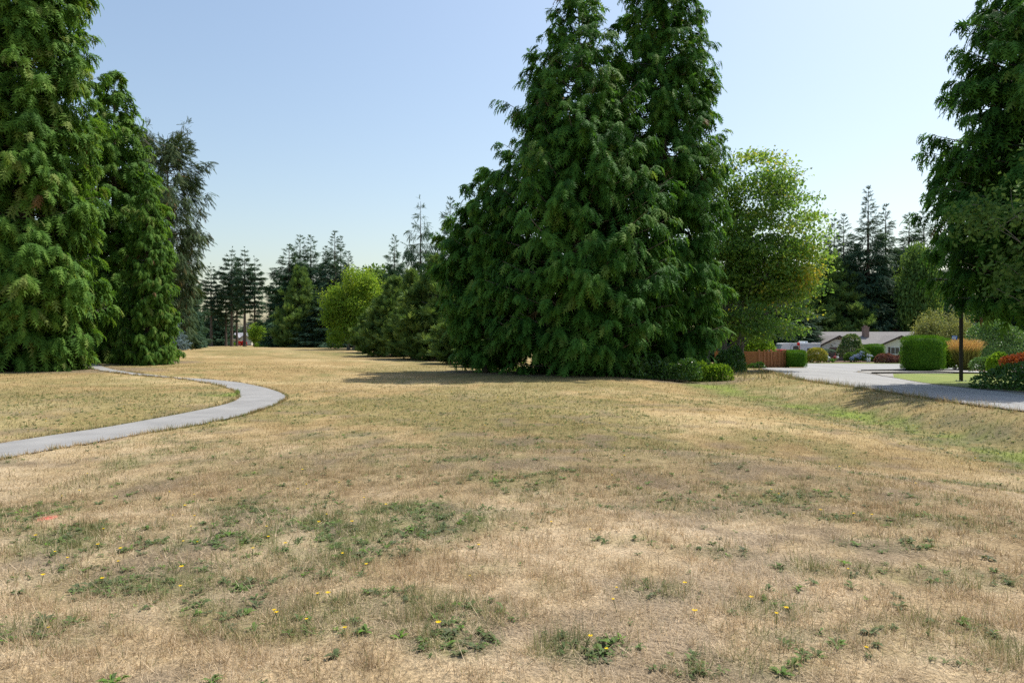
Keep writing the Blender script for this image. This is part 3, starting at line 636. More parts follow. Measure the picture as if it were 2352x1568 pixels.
put('fir_dense', 'fir_tree', 'dark fir right beside the drooping spruce', 424, 120, 545, .62, rz=.3)
put('fir_dense', 'fir_tree', 'lower fir in front of the dark fir at the left field edge', 414, 104, 655, .55, rz=1.7)
put('fir_dense_b', 'fir_tree', 'fir at the far left field edge next to the bare trunks', 446, 150, 602, .45, rz=2.7)
g = 'bare trunked firs at the far end of the meadow'
for (key, px, d, top, ws, rz, lab) in [
  ('fir_tall', 485, 220, 606, .98, .2, 'leftmost bare-trunked fir at the far end of the meadow'),
  ('fir_tall_b', 519, 226, 640, .9, 1.2, 'short dark bare-trunked fir between the two left ones'),
  ('fir_tall', 532, 220, 568, 1.05, 2.2, 'tall bare-trunked fir left of the white house gable'),
  ('fir_tall_b', 544, 224, 598, .85, 3.0, 'thin bare-trunked fir right in front of the white house gable'),
  ('fir_tall', 562, 214, 568, 1.1, 4.2, 'thickest bare-trunked fir right of the white house gable'),
  ('fir_tall_b', 590, 216, 590, 1.0, 5.1, 'leaning bare-trunked fir beside the small lime tree'),
  ('fir_tall', 635, 262, 622, 1.05, .8, 'distant bare-trunked fir in front of the dark fir wood')]:
    o = put(key, 'fir_tree', lab, px, d, top, ws, rz, g)
    if 'leaning' in lab: o.rotation_euler = (0, .045, 5.1); o.location.x -= .7
g = 'dark firs of the wood at the centre left'
for (key, px, d, top, ws, rz, lab) in [
  ('fir_dense_b', 664, 172, 557, 1.25, .1, 'fir with its tip at the left shoulder of the dark wood'),
  ('fir_dense_b', 689, 176, 536, 1.31, 1.3, 'second fir from the left in the dark wood'),
  ('fir_dense_b', 714, 178, 537, 1.23, 2.5, 'fir with a slightly bent tip in the dark wood'),
  ('fir_dense', 748, 174, 563, 1.19, 3.1, 'fir filling the dip between the two peaks of the dark wood'),
  ('fir_dense', 769, 168, 528, 1.23, 4.4, 'pointed fir forming the highest peak of the dark wood'),
  ('fir_dense', 783, 176, 540, 1.00, 5.0, 'slim fir just right of the highest peak of the dark wood'),
  ('fir_dense', 801, 172, 575, 1.06, .7, 'lower pointed fir at the right shoulder of the dark wood'),
  ('fir_dense', 822, 166, 612, 1.00, 2.0, 'small fir behind the yellow-green tree'),
  ('fir_dense_b', 656, 184, 628, .80, 3.7, 'wide low fir at the left foot of the dark wood'),
  ('young_b', 690, 160, 620, 2.20, 1.0, 'dense cone shaped conifer in front of the dark wood'),
  ('fir_dense', 740, 158, 655, 1.25, 5.6, 'low dark fir filling the front of the dark wood')]:
    put(key, 'fir_tree', lab, px, d, top, ws, rz, g)
g = 'conifers behind the ranch house'
for (key, px, d, top, ws, rz, lab) in [
  ('fir_dense_b', 1916, 135, 497, 1.10, .3, 'conifer peeking out just right of the alder'),
  ('fir_dense', 1938, 131, 489, 1.04, 1.3, 'narrow conifer left of the tallest fir behind the house'),
  ('fir_dense', 1994, 131, 425, 1.26, 2.1, 'tallest pointed fir behind the house'),
  ('fir_dense', 2034, 135, 466, 1.17, 3.0, 'pointed fir right of the tallest one behind the house'),
  ('fir_dense_b', 2088, 141, 485, 1.24, 4.0, 'round topped conifer left of the shaded right cedar'),
  ('fir_dense_b', 2122, 139, 478, 1.30, 5.0, 'conifer touching the edge of the shaded right cedar'),
  ('fir_dense_b', 1962, 134, 560, 1.30, 5.5, 'lower conifer filling between the firs behind the house'),
  ('young_a', 1978, 134, 640, 2.42, .9, 'light green cone conifer just above the house roof'),
  ('young_b', 1915, 130, 600, 2.75, 1.4, 'broad conifer above the travel trailer'),
  ('young_a', 1862, 129, 620, 2.75, 2.4, 'conifer behind the lower right alder boughs'),
  ('fir_dense', 1800, 112, 590, 1.25, 3.4, 'dark fir seen through the right part of the alder'),
  ('fir_dense_b', 1735, 108, 560, 1.25, 4.4, 'dark fir seen through the middle of the alder'),
  ('fir_dense', 1660, 104, 560, 1.25, 5.4, 'dark fir between the middle cedars and the alder'),
  ('fir_dense_b', 2060, 134, 600, 1.30, 2.8, 'dark conifer right of the house chimney'),
  ('fir_dense', 2190, 145, 560, 1.38, .6, 'fir hidden mostly by the shaded right cedar'),
  ('fir_dense', 2338, 118, 560, 1.25, 2.2, 'fir far behind the small leafy edge tree'),
  ('fir_dense_b', 2410, 112, 540, 1.25, 3.9, 'fir at the right picture edge far behind the shaded cedar'),
  ('fir_dense_b', 2280, 143, 600, 1.38, 1.6, 'fir far behind the lamp post')]:
    put(key, 'fir_tree', lab, px, d, top, ws, rz, g)
# dark far trees behind the far houses
g = 'distant conifers beyond the far houses'
for k, (px, d, top, ws, lab) in enumerate([
  (500, 236, 655, .9, 'dark conifer filling behind the left bare trunks'),
  (478, 250, 690, 1.0, 'far conifer behind the leftmost bare trunk'),
  (608, 330, 728, 1.3, 'hazy conifer behind the small lime tree'),
  (632, 350, 735, 1.3, 'hazy conifer left of the dark wood foot'),
  (575, 340, 735, 1.3, 'hazy conifer behind the thickest bare trunk'),
  (552, 350, 742, 1.4, 'hazy conifer right above the white house roof'),
  (655, 340, 720, 1.3, 'hazy conifer close behind the dark wood'),
  (590, 310, 722, 1.3, 'hazy conifer directly behind the leaning bare trunk'),
  (620, 320, 716, 1.2, 'taller hazy conifer left of the distant bare trunk'),
  (530, 330, 730, 1.3, 'hazy conifer behind the tall bare trunk by the white gable')]):
    put('fir_dense_b' if k % 2 else 'fir_dense', 'fir_tree', lab, px, d, top, ws, k*.9, g)
# blue spruce
V, t, BP, br = conifer(95, 3.2, [(0,1.3),(.3,1.2),(.7,.6),(1,.05)], 70, 16, T_FIR, .32, z0=.02, hang=.05, slope=(-.05,.4), stem=(.8,.5,.1), tiers=12)
ARCH['bluespruce'] = (trunk_mesh('trunk', 3.1, .08, M['bark'], 13), None, soup('blue_crown', [V], [t], M['bluespruce']), 3.2)
put('bluespruce', 'spruce_tree', 'small silvery blue spruce at the left field edge', 401, 76, 733, None, 0)

# --- broad leaved trees
def broadleaf(key, seed, H, crown, nclump, lpc, leaf, mat, trunks, sig=(.55,.55,.35), tint=None, T=T_LEAF, limbs=26, wood=None, drop=0.0, shell=.5):
    """crown: list of ellipsoids (cx,cy,cz,rx,ry,rz); trunks: list of (x,y,r,top)"""
    rng = np.random.default_rng(seed); C = []
    vol = np.array([c_[3]*c_[4]*c_[5] for c_ in crown]); pick = rng.choice(len(crown), nclump, p=vol/vol.sum())
    for k in pick:
        cx, cy, cz, rx, ry, rz_ = crown[k]; v = rng.normal(0, 1, 3); v /= np.linalg.norm(v); q = rng.random()**(1/3)*(1-shell)+shell*(.75+.3*rng.random())
        C.append((cx+rx*v[0]*q, cy+ry*v[1]*q, cz+rz_*v[2]*q))
    C = np.array(C); ci = np.repeat(np.arange(nclump), (lpc*(.5+rng.random(nclump))).astype(int)); N = len(ci)
    P = C[ci]+np.clip(rng.normal(0, 1, (N, 3)), -1.9, 1.9)*np.array(sig); P[:, 2] -= drop*rng.random(N)
    ctr = C.mean(0); outv = nrm(P-ctr)
    X = rng.normal(0, 1, (N, 3))+outv*.3; X[:, 2] -= .3+drop*.8
    Nn = outv*.5+np.array([0, 0, .8])+rng.normal(0, .6, (N, 3))
    ct = rng.normal(.45, .14, nclump)
    tn = ct[ci]+rng.normal(0, .13, N)
    if tint: tn = tn+tint(P, rng)
    V, tv = place(T, P, X, Nn, leaf*(.7+.6*rng.random(N)), np.clip(tn, 0, 1))
    cr = soup(key+'_crown', [V], [tv], mat)
    TV = []; TF = []; off = 0
    for (tx, ty, r, top, lx, ly) in trunks:
        z = np.linspace(0, 1, 10); Pp = np.stack([tx+lx*z**1.5+.08*np.sin(z*7+tx), ty+ly*z**1.5, z*top-.2*(z == 0)], -1)[None]
        v, f = tubes_np(Pp, (r*(1-z*.8)*(1+.5*np.exp(-z*top/.4)))[None], 8); TV.append(v); TF.append(f+off); off += len(v)
    tr = mesh_np(key+'_trunk', np.vstack(TV), np.vstack(TF), wood or M['bark_g'], None, True)
    B = []; Rr = []
    major = rng.choice(nclump, min(limbs, nclump), replace=False)
    for k in major:
        tk = trunks[rng.integers(len(trunks))]; e_ = C[k]; h = np.clip(e_[2]*.45*(.7+.5*rng.random()), .3, tk[3]*.9); zz = h/tk[3]
        s_ = np.array([tk[0]+tk[4]*zz**1.5, tk[1]+tk[5]*zz**1.5, h]); q = np.linspace(0, 1, 7)[:, None]
        mid = s_+(e_-s_)*np.array([.45,.45,.65]); B.append((1-q)**2*s_+2*q*(1-q)*mid+q*q*e_); Rr.append(tk[2]*.42*(1-zz*.5)*np.linspace(1, .12, 7))
    Bm = np.array(B)
    for k in range(nclump):
        fl = Bm.reshape(-1, 3); d2 = ((fl-C[k])**2).sum(1); s_ = fl[np.argmin(d2)]; q = np.linspace(0, 1, 7)[:, None]
        mid = (s_+C[k])/2+rng.normal(0, .12, 3); B.append((1-q)**2*s_+2*q*(1-q)*mid+q*q*C[k]); Rr.append(trunks[0][2]*.10*np.linspace(1, .3, 7))
    v, f = tubes_np(np.array(B), np.array(Rr), 4)
    li = mesh_np(key+'_limbs', v, f, wood or M['bark_g'])
    ARCH[key] = (tr, li, cr, H)
def aldtint(P, rng):
    y = .55*np.exp(-((P[:, 0]-6.2)/1.5)**2-((P[:, 2]-7.0)/2.2)**2)+.10*sstep(13.5, 17, P[:, 2])
    return y*(.5+.7*fbm(P[:, 0]*.7, P[:, 2]*.7, 8, 3))
broadleaf('alder', 101, 19.6, [(3.3,0,11.0,5.0,4.0,5.2),(3.4,0,8.6,4.6,3.4,3.0),(2.4,0,14.6,3.4,3,3.6),(5.6,0,8.0,2.4,3,2.8),(.2,1.0,8,3.2,3,4.6),(2.5,-.5,5.0,4.4,3.2,3.0),(-.2,1,14.5,2.0,2,4.2)], 400, 112, .27, M['alder'],
          [(0,0,.24,13,1.2,0),(1.15,.2,.17,11,1.6,-.5),(1.7,.8,.16,10,2.2,.6),(-.9,.8,.13,9,-.8,.3)], sig=(.72,.72,.26), tint=aldtint, limbs=50, shell=.45)
put('alder', 'alder_tree', 'large leafy alder with yellowing boughs right of the middle cedars', 1660, 56, 303, 1.0, 0)
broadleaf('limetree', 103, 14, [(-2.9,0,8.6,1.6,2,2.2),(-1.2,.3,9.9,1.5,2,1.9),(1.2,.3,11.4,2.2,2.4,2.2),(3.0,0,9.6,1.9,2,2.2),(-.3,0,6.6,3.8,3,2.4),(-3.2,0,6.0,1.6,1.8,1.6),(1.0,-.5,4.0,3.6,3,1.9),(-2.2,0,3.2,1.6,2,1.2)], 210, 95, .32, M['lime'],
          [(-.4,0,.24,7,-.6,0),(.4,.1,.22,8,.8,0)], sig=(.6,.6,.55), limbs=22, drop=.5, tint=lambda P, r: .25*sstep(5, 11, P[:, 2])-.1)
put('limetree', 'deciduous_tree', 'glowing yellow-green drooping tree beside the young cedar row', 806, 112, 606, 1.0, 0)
broadleaf('round', 107, 10, [(0,0,5.6,3.4,3.4,3.6),(1,.3,7.2,2.2,2.2,2.2),(-1.4,0,4.2,2.4,2.4,2.4)], 140, 80, .42, M['decid'], [(0,0,.2,6,.3,0)], sig=(.6,.6,.5), limbs=16)
put('round', 'deciduous_tree', 'leafy green tree between the house firs and the right cedar', 2112, 124, 545, 1.0, .4)
put('round', 'deciduous_tree', 'yellow-green treetop above the young cedar row', 868, 126, 600, 1.35, 2.0)
lm = ARCH['limetree']
root = put('round', 'deciduous_tree', 'small lime green tree beside the leaning bare trunk', 592, 208, 738, .75, 1.1)
_c = [q for q in root.children if q.name.startswith('crown')][0]; _c.data = _c.data.copy(); _c.data.materials[0] = M['lime']
put('round', 'deciduous_tree', 'pale green tree far left behind the footpath gap', 150, 84, 690, 1.0, 3.0)
put('round', 'deciduous_tree', 'leafy tree behind the cedar cut by the left edge', 20, 70, 690, 1.0, 4.0)
broadleaf('edgetree', 109, 8.5, [(-1.0,0,5.6,2.3,2.2,2.9),(.6,0,5.4,2.0,2,2.8),(-1.2,-.4,3.4,1.6,1.6,.9)], 95, 60, .17, M['decid'], [(.5,0,.10,5,-.3,0)], sig=(.38,.38,.2), limbs=18, shell=.4)
put('edgetree', 'deciduous_tree', 'small leafy tree poking in at the right edge before the cedar', 2478, 25.5, 285, None, 0)
broadleaf('willow', 113, 6.4, [(0,0,3.9,3.1,2.6,2.3),(-1.4,0,3.5,1.8,2,2.2),(1.6,0,3.0,1.8,2,1.9)], 170, 100, .24, M['willow'], [(0,0,.16,4,.2,0),(.5,.2,.12,3.5,.8,0)], sig=(.4,.4,.5), drop=.7, limbs=20, T=T_TRI)
put('willow', 'willow_tree', 'pale olive willow behind the tall clipped hedge', 2165, 72, 712, None, 0)
# purple leaf tree behind the house
root = put('round', 'deciduous_tree', 'dark red leaved treetop behind the ranch house roof', 2057, 126, 752, .45, 2.2)
_c = [q for q in root.children if q.name.startswith('crown')][0]; _c.data = _c.data.copy(); _c.data.materials[0] = M['purple']

# --- shrubs and hedges
def shrub(name, label, cat, loc, lobes, n_, leaf, mat, seed=0, group=None, T=T_LEAF, depth=.25, up=.3, stems=True, extra=None, tint=(.5,.2)):
    """lobes: ellipsoids relative to loc"""
    rng = np.random.default_rng(seed); Vs = []; Ts = []
    ar = np.array([(a[3]*a[5])**.8 for a in lobes]); ks = rng.choice(len(lobes), n_, p=ar/ar.sum())
    L = np.array(lobes)[ks]; v = nrm(rng.normal(0, 1, (n_, 3))); v[:, 2] = np.where(v[:, 2] < -.5, -v[:, 2], v[:, 2])
    q = 1-depth*rng.random(n_)**1.6; bmp = .86+.28*fbm(v[:, 0]*3+L[:, 0]*2+9, v[:, 2]*3+v[:, 1]*2+9, seed, 3)
    P = L[:, :3]+v*L[:, 3:6]*(q*bmp)[:, None]; P[:, 2] = np.maximum(P[:, 2], .02+.05*rng.random(n_))
    X = v*.7+rng.normal(0, .6, (n_, 3)); X[:, 2] += up; N = v+rng.normal(0, .5, (n_, 3)); N[:, 2] += .3
    tn = rng.normal(tint[0], tint[1], n_)+.25*(fbm(P[:, 0]*2, P[:, 2]*2, seed+1, 2)-.5)
    V, t = place(T, P, X, N, leaf*(.65+.7*rng.random(n_)), np.clip(tn, 0, 1))
    root = empty(name, loc); tagit(root, label, cat, group)
    link('foliage', soup(name+'_foliage', [V], [t], mat), root).__setitem__('kind', 'stuff')
    if stems:
        B = []; 
        for k in range(14):
            e_ = np.array(lobes[rng.integers(len(lobes))]); tip = e_[:3]+rng.normal(0, .35, 3)*e_[3:6]; s_ = np.array([e_[0]*.5+rng.normal(0, .08), e_[1]*.5, -.05]); qq = np.linspace(0, 1, 5)[:, None]; B.append(s_+(tip-s_)*qq)
        v_, f_ = tubes_np(np.array(B), np.tile(np.linspace(.03, .008, 5), (14, 1)), 4); link('stems', mesh_np(name+'_stems', v_, f_, M['wood_tw']), root).__setitem__('kind', 'stuff')
    return root
def hedge(name, label, px0, px1, top, d, depth, mat, seed, n_=6000, leaf=.13, rnd=8, group=None, cat='hedge', taper=.04):
    x0, x1 = PX(px0, d), PX(px1, d); cx = (x0+x1)/2; a = (x1-x0)/2; zb = gz1(cx, d); H = PZ(top, d)-zb
    rng = np.random.default_rng(seed); v = nrm(rng.normal(0, 1, (n_*2, 3))); half = np.array([a, depth/2, H/2])
    # super-ellipsoid surface sampled through its normals
    w_ = rng.normal(0, 1, (n_, 3)); face = rng.choice(3, n_, p=np.array([depth*H, a*2*H, a*2*depth])/(depth*H+a*2*H+a*2*depth))
    c_ = rng.uniform(-1, 1, (n_, 3)); c_[np.arange(n_), face] = np.sign(rng.normal(0, 1, n_))
    r_ = (np.abs(c_)**rnd).sum(1)**(1/rnd); c_ = c_/r_[:, None]
    nr_ = np.sign(c_)*np.abs(c_)**(rnd-1)/half; nr_ = nrm(nr_)
    c_[:, :2] *= (1-taper*(c_[:, 2:3]+1)/2+.05*(fbm(c_[:, 0]*2+5, c_[:, 2]*2+c_[:, 1]*2+5, seed, 3)-.5)[:, None])
    P = c_*half*(1-.03*rng.random((n_, 1))); P[:, 2] += H/2
    keep = ~((nr_[:, 2] < -.6)); P = P[keep]; nn = nr_[keep]; k = len(P)
    X = nn*.5+rng.normal(0, .35, (k, 3)); X[:, 2] += .55; N = nn+rng.normal(0, .35, (k, 3))
    t0 = np.clip(rng.normal(.5, .2, k)+.4*(fbm(P[:, 0]*1.5+5, P[:, 2]*1.5+5, seed+2, 3)-.5), 0, 1)
    V, t = place(T_HDG, P, X, N, leaf*(.7+.6*rng.random(k)), t0)
    root = empty(name, (cx, d+depth/2, zb)); tagit(root, label, cat, group)
    link('foliage', soup(name+'_foliage', [V], [t], mat), root).__setitem__('kind', 'stuff')
    # solid dark core set inside the leaves to stop see-through gaps
    nu, nv = 20, 12; cv = []; cf = []
    for j in range(nv+1):
        for i_ in range(nu):
            th_ = math.pi*j/nv; ph = 2*math.pi*i_/nu; q = np.array([math.sin(th_)*math.cos(ph), math.sin(th_)*math.sin(ph), math.cos(th_)]); q = q/(np.abs(q)**rnd).sum()**(1/rnd); q[:2] *= 1-taper*(q[2]+1)/2
            p = q*(half-.07); cv.append((p[0], p[1], p[2]+H/2))
    for j in range(nv):
        for i_ in range(nu): cf.append((j*nu+i_, (j+1)*nu+i_, (j+1)*nu+(i_+1) % nu, j*nu+(i_+1) % nu))
    me_ = mesh_np(name+'_core', np.array(cv), np.array(cf), mat, {'tint': np.full(len(cv), .1)}); link('inner_core', me_, root)
    return root
hedge('clipped_hedge', 'tall block of clipped hedge beside the lamp post', 2101, 2176, 774, 53, 2.2, M['hedge'], 1, 9000, .15)
hedge('clipped_hedge', 'clipped hedge showing behind the right of the tall block', 2160, 2190, 779, 58, 2.2, M['hedge'], 2, 4000, .15)
hedge('clipped_hedge', 'low clipped hedge at the right end of the wooden fence', 1814, 1855, 807, 64, 1.8, M['hedge'], 3, 5000, .14)
hedge('clipped_hedge', 'square clipped hedge in front of the house wall', 2001, 2035, 792, 97, 2.0, M['hedge'], 4, 3000, .18)
hedge('clipped_hedge', 'round topped clipped bush between hydrangea and square hedge', 1984, 2000, 793, 101, 1.4, M['hedge'], 5, 1500, .18, rnd=2.6)
hedge('clipped_hedge', 'dark tall hedge left of the travel trailer', 1750, 1795, 781, 103, 2.5, M['hedge_d'], 6, 4500, .2)
hedge('clipped_hedge', 'low distant hedge line behind the ornamental grass', 2188, 2300, 797, 82, 1.6, M['hedge'], 7, 4000, .2)
hedge('clipped_hedge', 'clipped hedge just left of the tall block', 2094, 2106, 793, 60, 1.4, M['hedge'], 8, 2000, .15)
def at_px(px, d): x = PX(px, d); return (x, d, gz1(x, d))
gI = 'ground cover under the middle cedars'
def lob(x0, x1, k, h, dep, seed):
    rng = np.random.default_rng(seed); return [(x0+(x1-x0)*(i_+.5)/k+rng.normal(0, .2), rng.normal(0, dep*.3), h*.25*rng.random(), (x1-x0)/k*.9, dep*(.7+.5*rng.random()), h*(.65+.5*rng.random())) for i_ in range(k)]
lx = at_px(1470, 41.2); shrub('ivy_patch', 'dark ivy and salal thicket at the foot of the middle cedars', 'ground cover', lx, lob(-4.3, 3.2, 9, .95, 1.1, 1), 9000, .17, M['ivy'], 1, stems=False)
lx = at_px(1628, 42.5); shrub('bramble_bush', 'bright green bramble bush at the right foot of the middle cedars', 'shrub', lx, lob(-.9, 1.0, 3, 1.0, .8, 2), 3200, .16, M['bramble'], 2)
lx = at_px(1662, 53); shrub('shrub', 'dark shrub under the alder trunks near the fence', 'shrub', lx, lob(-1.0, 1.2, 3, 1.7, 1.0, 3), 3000, .2, M['ivy'], 3)
lx = at_px(1694, 56); shrub('shrub', 'small yellow-green shrub left of the fence', 'shrub', lx, lob(-.4, .5, 2, .7, .5, 4), 900, .16, M['bramble'], 4)
lx = at_px(1765, 63.5); shrub('shrub', 'low dark weedy shrub at the fence foot', 'shrub', lx, lob(-1.6, -.6, 2, .45, .4, 5), 700, .16, M['ivy'], 5)
lx = at_px(1738, 70); shrub('garden_shrub', 'yellow-green leafy shrub looking over the wooden fence', 'shrub', lx, lob(-2.2, 1.3, 4, 3.4, 1.4, 6), 5200, .24, M['bramble'], 6)
lx = at_px(1876, 90); shrub('round_bush', 'rounded golden bush in front of the travel trailer', 'shrub', lx, [(0,0,1.0,1.28,1.2,1.0),(0,0,.5,1.2,1.1,.6)], 4200, .17, M['goldbush'], 7, depth=.15)
lx = at_px(1954, 96); shrub('flowering_bush', 'tall white-tipped flowering bush before the garage gable', 'shrub', lx, [(0,0,1.5,1.75,1.5,1.5),(.1,0,2.7,1.2,1.1,1.25)], 6500, .2, M['whitebush'], 8, depth=.15)
lx = at_px(1968, 93); hy = shrub('hydrangea', 'hydrangea covered in blue flower heads', 'shrub', lx, [(-.7,0,.6,1.0,.8,.75),(.7,0,.9,1.1,.8,.9),(0,.3,.6,1.5,.8,.7)], 3500, .19, M['hydrangea_leaf'], 9)
rng = np.random.default_rng(5)
for k in range(46):
    u = rng.uniform(-1.55, 1.65); zt = .95+.35*(u > 0)+.25*math.cos(u*1.5)-.25*abs(u)/1.6; zz = .3+(zt-.2)*rng.random()**.55; yy = -.95+.12*rng.random()
    n_ = 26; v = nrm(rng.normal(0, 1, (n_, 3))); P = np.array([u, yy, max(zz, .25)])+v*np.array([.13,.10,.075]); V, t = place(T_LEAF, P, v+rng.normal(0, .5, (n_, 3)), v, np.full(n_, .085), np.clip(np.full(n_, rng.random()*.6+(.3 if u > .3 else 0))+rng.normal(0, .1, n_), 0, 1))
    link('flower_head', soup('flower_head', [V], [t], M['hydrangea_bloom']), hy)['kind'] = 'stuff'
lx = at_px(2056, 88); shrub('weeping_maple', 'low mounded purple laceleaf maple beside the road', 'shrub', lx, [(-1.2,0,.35,1.35,1.1,.85),(.3,0,.25,1.3,1.1,.72),(1.6,0,.1,1.1,1,.5)], 6500, .2, M['purple'], 10, T=T_TRI, up=-.3, depth=.12)
lx = at_px(2062, 104); shrub('foundation_shrub', 'dark green shrub under the house window', 'shrub', lx, lob(-1.6, .4, 3, .95, .8, 11), 1800, .2, M['ivy'], 11)
lx = at_px(2078, 102); shrub('foundation_shrub', 'grey-green shrub between the two house windows', 'shrub', lx, [(0,0,.7,.95,.9,.95)], 1200, .18, M['shrub'], 12)
lx = at_px(2096, 101); shrub('foundation_shrub', 'rhododendron right of the house windows', 'shrub', lx, [(0,0,.4,1.0,.9,.75)], 1200, .2, M['shrub'], 13)
lx = at_px(2288, 63); shrub('large_shrub', 'large dark green shrub behind the ornamental grass', 'shrub', lx, [(-.7,0,2.0,1.9,1.8,2.2),(1.2,.3,1.8,1.9,1.8,2.0),(0,0,3.1,1.4,1.3,1.3)], 6500, .2, M['shrub'], 14)
lx = at_px(2198, 57.5); shrub('garden_shrub', 'bright green shrub between clipped hedge and ornamental grass', 'shrub', lx, [(-.3,0,1.0,.8,.7,1.1),(.2,0,.5,.8,.7,.7)], 2200, .17, M['bramble'], 15)
lx = at_px(2264, 49); shrub('garden_shrub', 'low glossy green shrub right of the ornamental grass', 'shrub', lx, [(-.3,0,.5,.7,.7,.62),(.5,0,.55,.8,.7,.65)], 2600, .14, M['shrub'], 16)
lx = at_px(2291, 45); shrub('garden_shrub', 'lime green shrub left of the red maple', 'shrub', lx, [(0,0,.6,.6,.6,.75),(.2,0,1.0,.35,.35,.5)], 1700, .15, M['bramble'], 17)
lx = at_px(2336, 39.5); shrub('red_maple', 'orange-red maple shrub above the dark ivy mound', 'shrub', lx, [(-.3,0,.95,.6,.6,.36),(.55,0,1.1,.7,.6,.36),(.1,0,.75,.75,.6,.36)], 1800, .14, M['redmaple'], 18, depth=.5)
lx = (22.6, 28.6, float(zr(np.array(28.6)))); shrub('ivy_mound', 'dark ivy covered mound at the right roadside', 'ground cover', lx, [(-2.1,0,.1,1.0,1.3,.62),(-1.0,.2,.2,1.5,1.6,.85),(.6,.3,.2,1.8,1.7,.95),(2.4,.3,.2,1.8,1.7,1.0),(4.4,.3,.2,1.8,1.7,1.1)], 9000, .135, M['ivy'], 19, stems=False)
lx = at_px(555, 232); shrub('red_shrub', 'red shrub in front of the far white house', 'shrub', lx, [(-.6,0,.6,.9,.8,.8),(.8,0,.8,.9,.8,.9)], 900, .3, M['redshrub'], 20)
lx = at_px(537, 230); shrub('garden_shrub', 'yellow-green low shrub at the far house foot', 'shrub', lx, [(0,0,.4,1.0,.8,.6)], 500, .3, M['bramble'], 21)
lx = at_px(620, 192); shrub('bramble_mound', 'wide bramble mound at the far end of the meadow', 'shrub', lx, [(-2.6,0,.1,1.6,1.6,1.0),(-.9,0,.3,1.7,1.6,1.6),(1.2,0,.3,1.7,1.6,1.7),(3.0,0,.1,1.4,1.6,1.1)], 4200, .34, M['bramble'], 22)
lx = at_px(770, 118); shrub('garden_shrub', 'round green shrub at the left foot of the yellow-green tree', 'shrub', lx, [(0,0,1.0,1.3,1.3,1.5)], 1500, .3, M['shrub'], 23)
# ornamental grass clump
rng = np.random.default_rng(8); x, y, z = at_px(2217, 56); root = empty('ornamental_grass', (x, y, z)); tagit(root, 'tall feathery ornamental grass clump with tan plumes behind the lamp post', 'grass')
n_ = 2600; a = rng.random(n_)*2*np.pi; sp = rng.random(n_)**.7; P = np.c_[np.cos(a)*.35*sp, np.sin(a)*.35*sp, 0*a]; X = np.c_[np.cos(a)*sp*.40, np.sin(a)*sp*.40, np.ones(n_)]+rng.normal(0, .05, (n_, 3))
T_BL = np.array([(0,-.008,0),(0,.008,0),(.6,.012,.0),(0,-.008,0),(.6,.012,0),(1,0,-.06)], float)
V, t = place(T_BL, P, X, rng.normal(0, 1, (n_, 3)), 1.3+.8*rng.random(n_), rng.random(n_)*.5); link('blades', soup('ornamental_blades', [V], [t], M['ornastem']), root).__setitem__('kind', 'stuff')
n2 = 900; k = rng.integers(0, n_, n2); hh = 1.5+.75*rng.random(n2); Pp = P[k]+nrm(X[k])*hh[:, None]
V, t = place(T_SPR, Pp, X[k]+rng.normal(0, .06, (n2, 3)), rng.normal(0, 1, (n2, 3)), .32+.15*rng.random(n2), .75+.25*rng.random(n2), wid=.5); link('plumes', soup('ornamental_plumes', [V], [t], M['ornastem']), root).__setitem__('kind', 'stuff')

# ------------------------------------------------------------------ ranch house
HX = .0689
def hx(px): return (px-CX)*HX
HY = 108.0; zg = float(zr(np.array(HY)))
house = empty('ranch_house', (hx(1995), HY, zg)); tagit(house, 'beige single storey ranch house with grey shingle roof and two front gables', 'house')
def rel(o): return o
ox = hx(1995)
def LX(px): return hx(px)-ox
eL, pL = LX(1880), LX(1925); rL = 2*pL-eL; eR0, pR = LX(2015.6), LX(2067); eR1 = 2*pR-eR0
EAVE, PEAK, RIDGE = 2.52, 4.07, 4.70
mb = MB(); mb.box(eL+.4, 11.5, 2.2, 11, -.1, EAVE-.05)
mb.prism([(eL+.45,-.1),(rL-.45,-.1),(rL-.45,EAVE-.1),(pL,PEAK-.25),(eL+.45,EAVE-.1)], 0, 6)
mb.prism([(eR0+.45,-.1),(eR1-.45,-.1),(eR1-.45,EAVE-.1),(pR,PEAK-.25),(eR0+.45,EAVE-.1)], .02, 6)
wall = mb.build('wall', M['siding'], house)
# lapped siding boards on the gable fronts
for (c, hw) in ((pL, pL-eL-.45), (pR, pR-eR0-.45)):
    z = .1
    while z < PEAK-.35:
        if z > EAVE-.1: ww = hw*(1-(z-(EAVE-.1))/(PEAK-EAVE-.15))
        else: ww = hw
        if ww > .15:
            gar = (c == pL and z < 2.2)
            segs = [(-ww, -1.55), (1.75, ww)] if gar else [(-ww, ww)]
            for (a, b_) in segs: MB().prism([(-.035, z), (-.005, z+.2), (-.005, z)], c+a+.005, c+b_-.005, 'x').build('siding_board', M['siding'], wall)
        z += .2
rb_ = MB()
def gable_roof(mb, x0, x1, xp, ze, zp, y0, y1, t=.14):
    mb.prism([(x0, ze), (xp, zp), (x1, ze), (x1, ze+t), (xp, zp+t), (x0, ze+t)], y0, y1)
rb_.prism([(1.5, EAVE), (6.5, RIDGE-.1), (11.5, EAVE), (11.5, EAVE+.14), (6.5, RIDGE+.04), (1.5, EAVE+.14)], LX(1912), 12.2, 'x')
gable_roof(rb_, eL, rL, pL, EAVE-.12, PEAK-.13, -.45, 6.2); gable_roof(rb_, eR0, eR1, pR, EAVE-.12, PEAK-.13, -.4, 6.1)
roof = rb_.build('roof', M['shingle'], house)
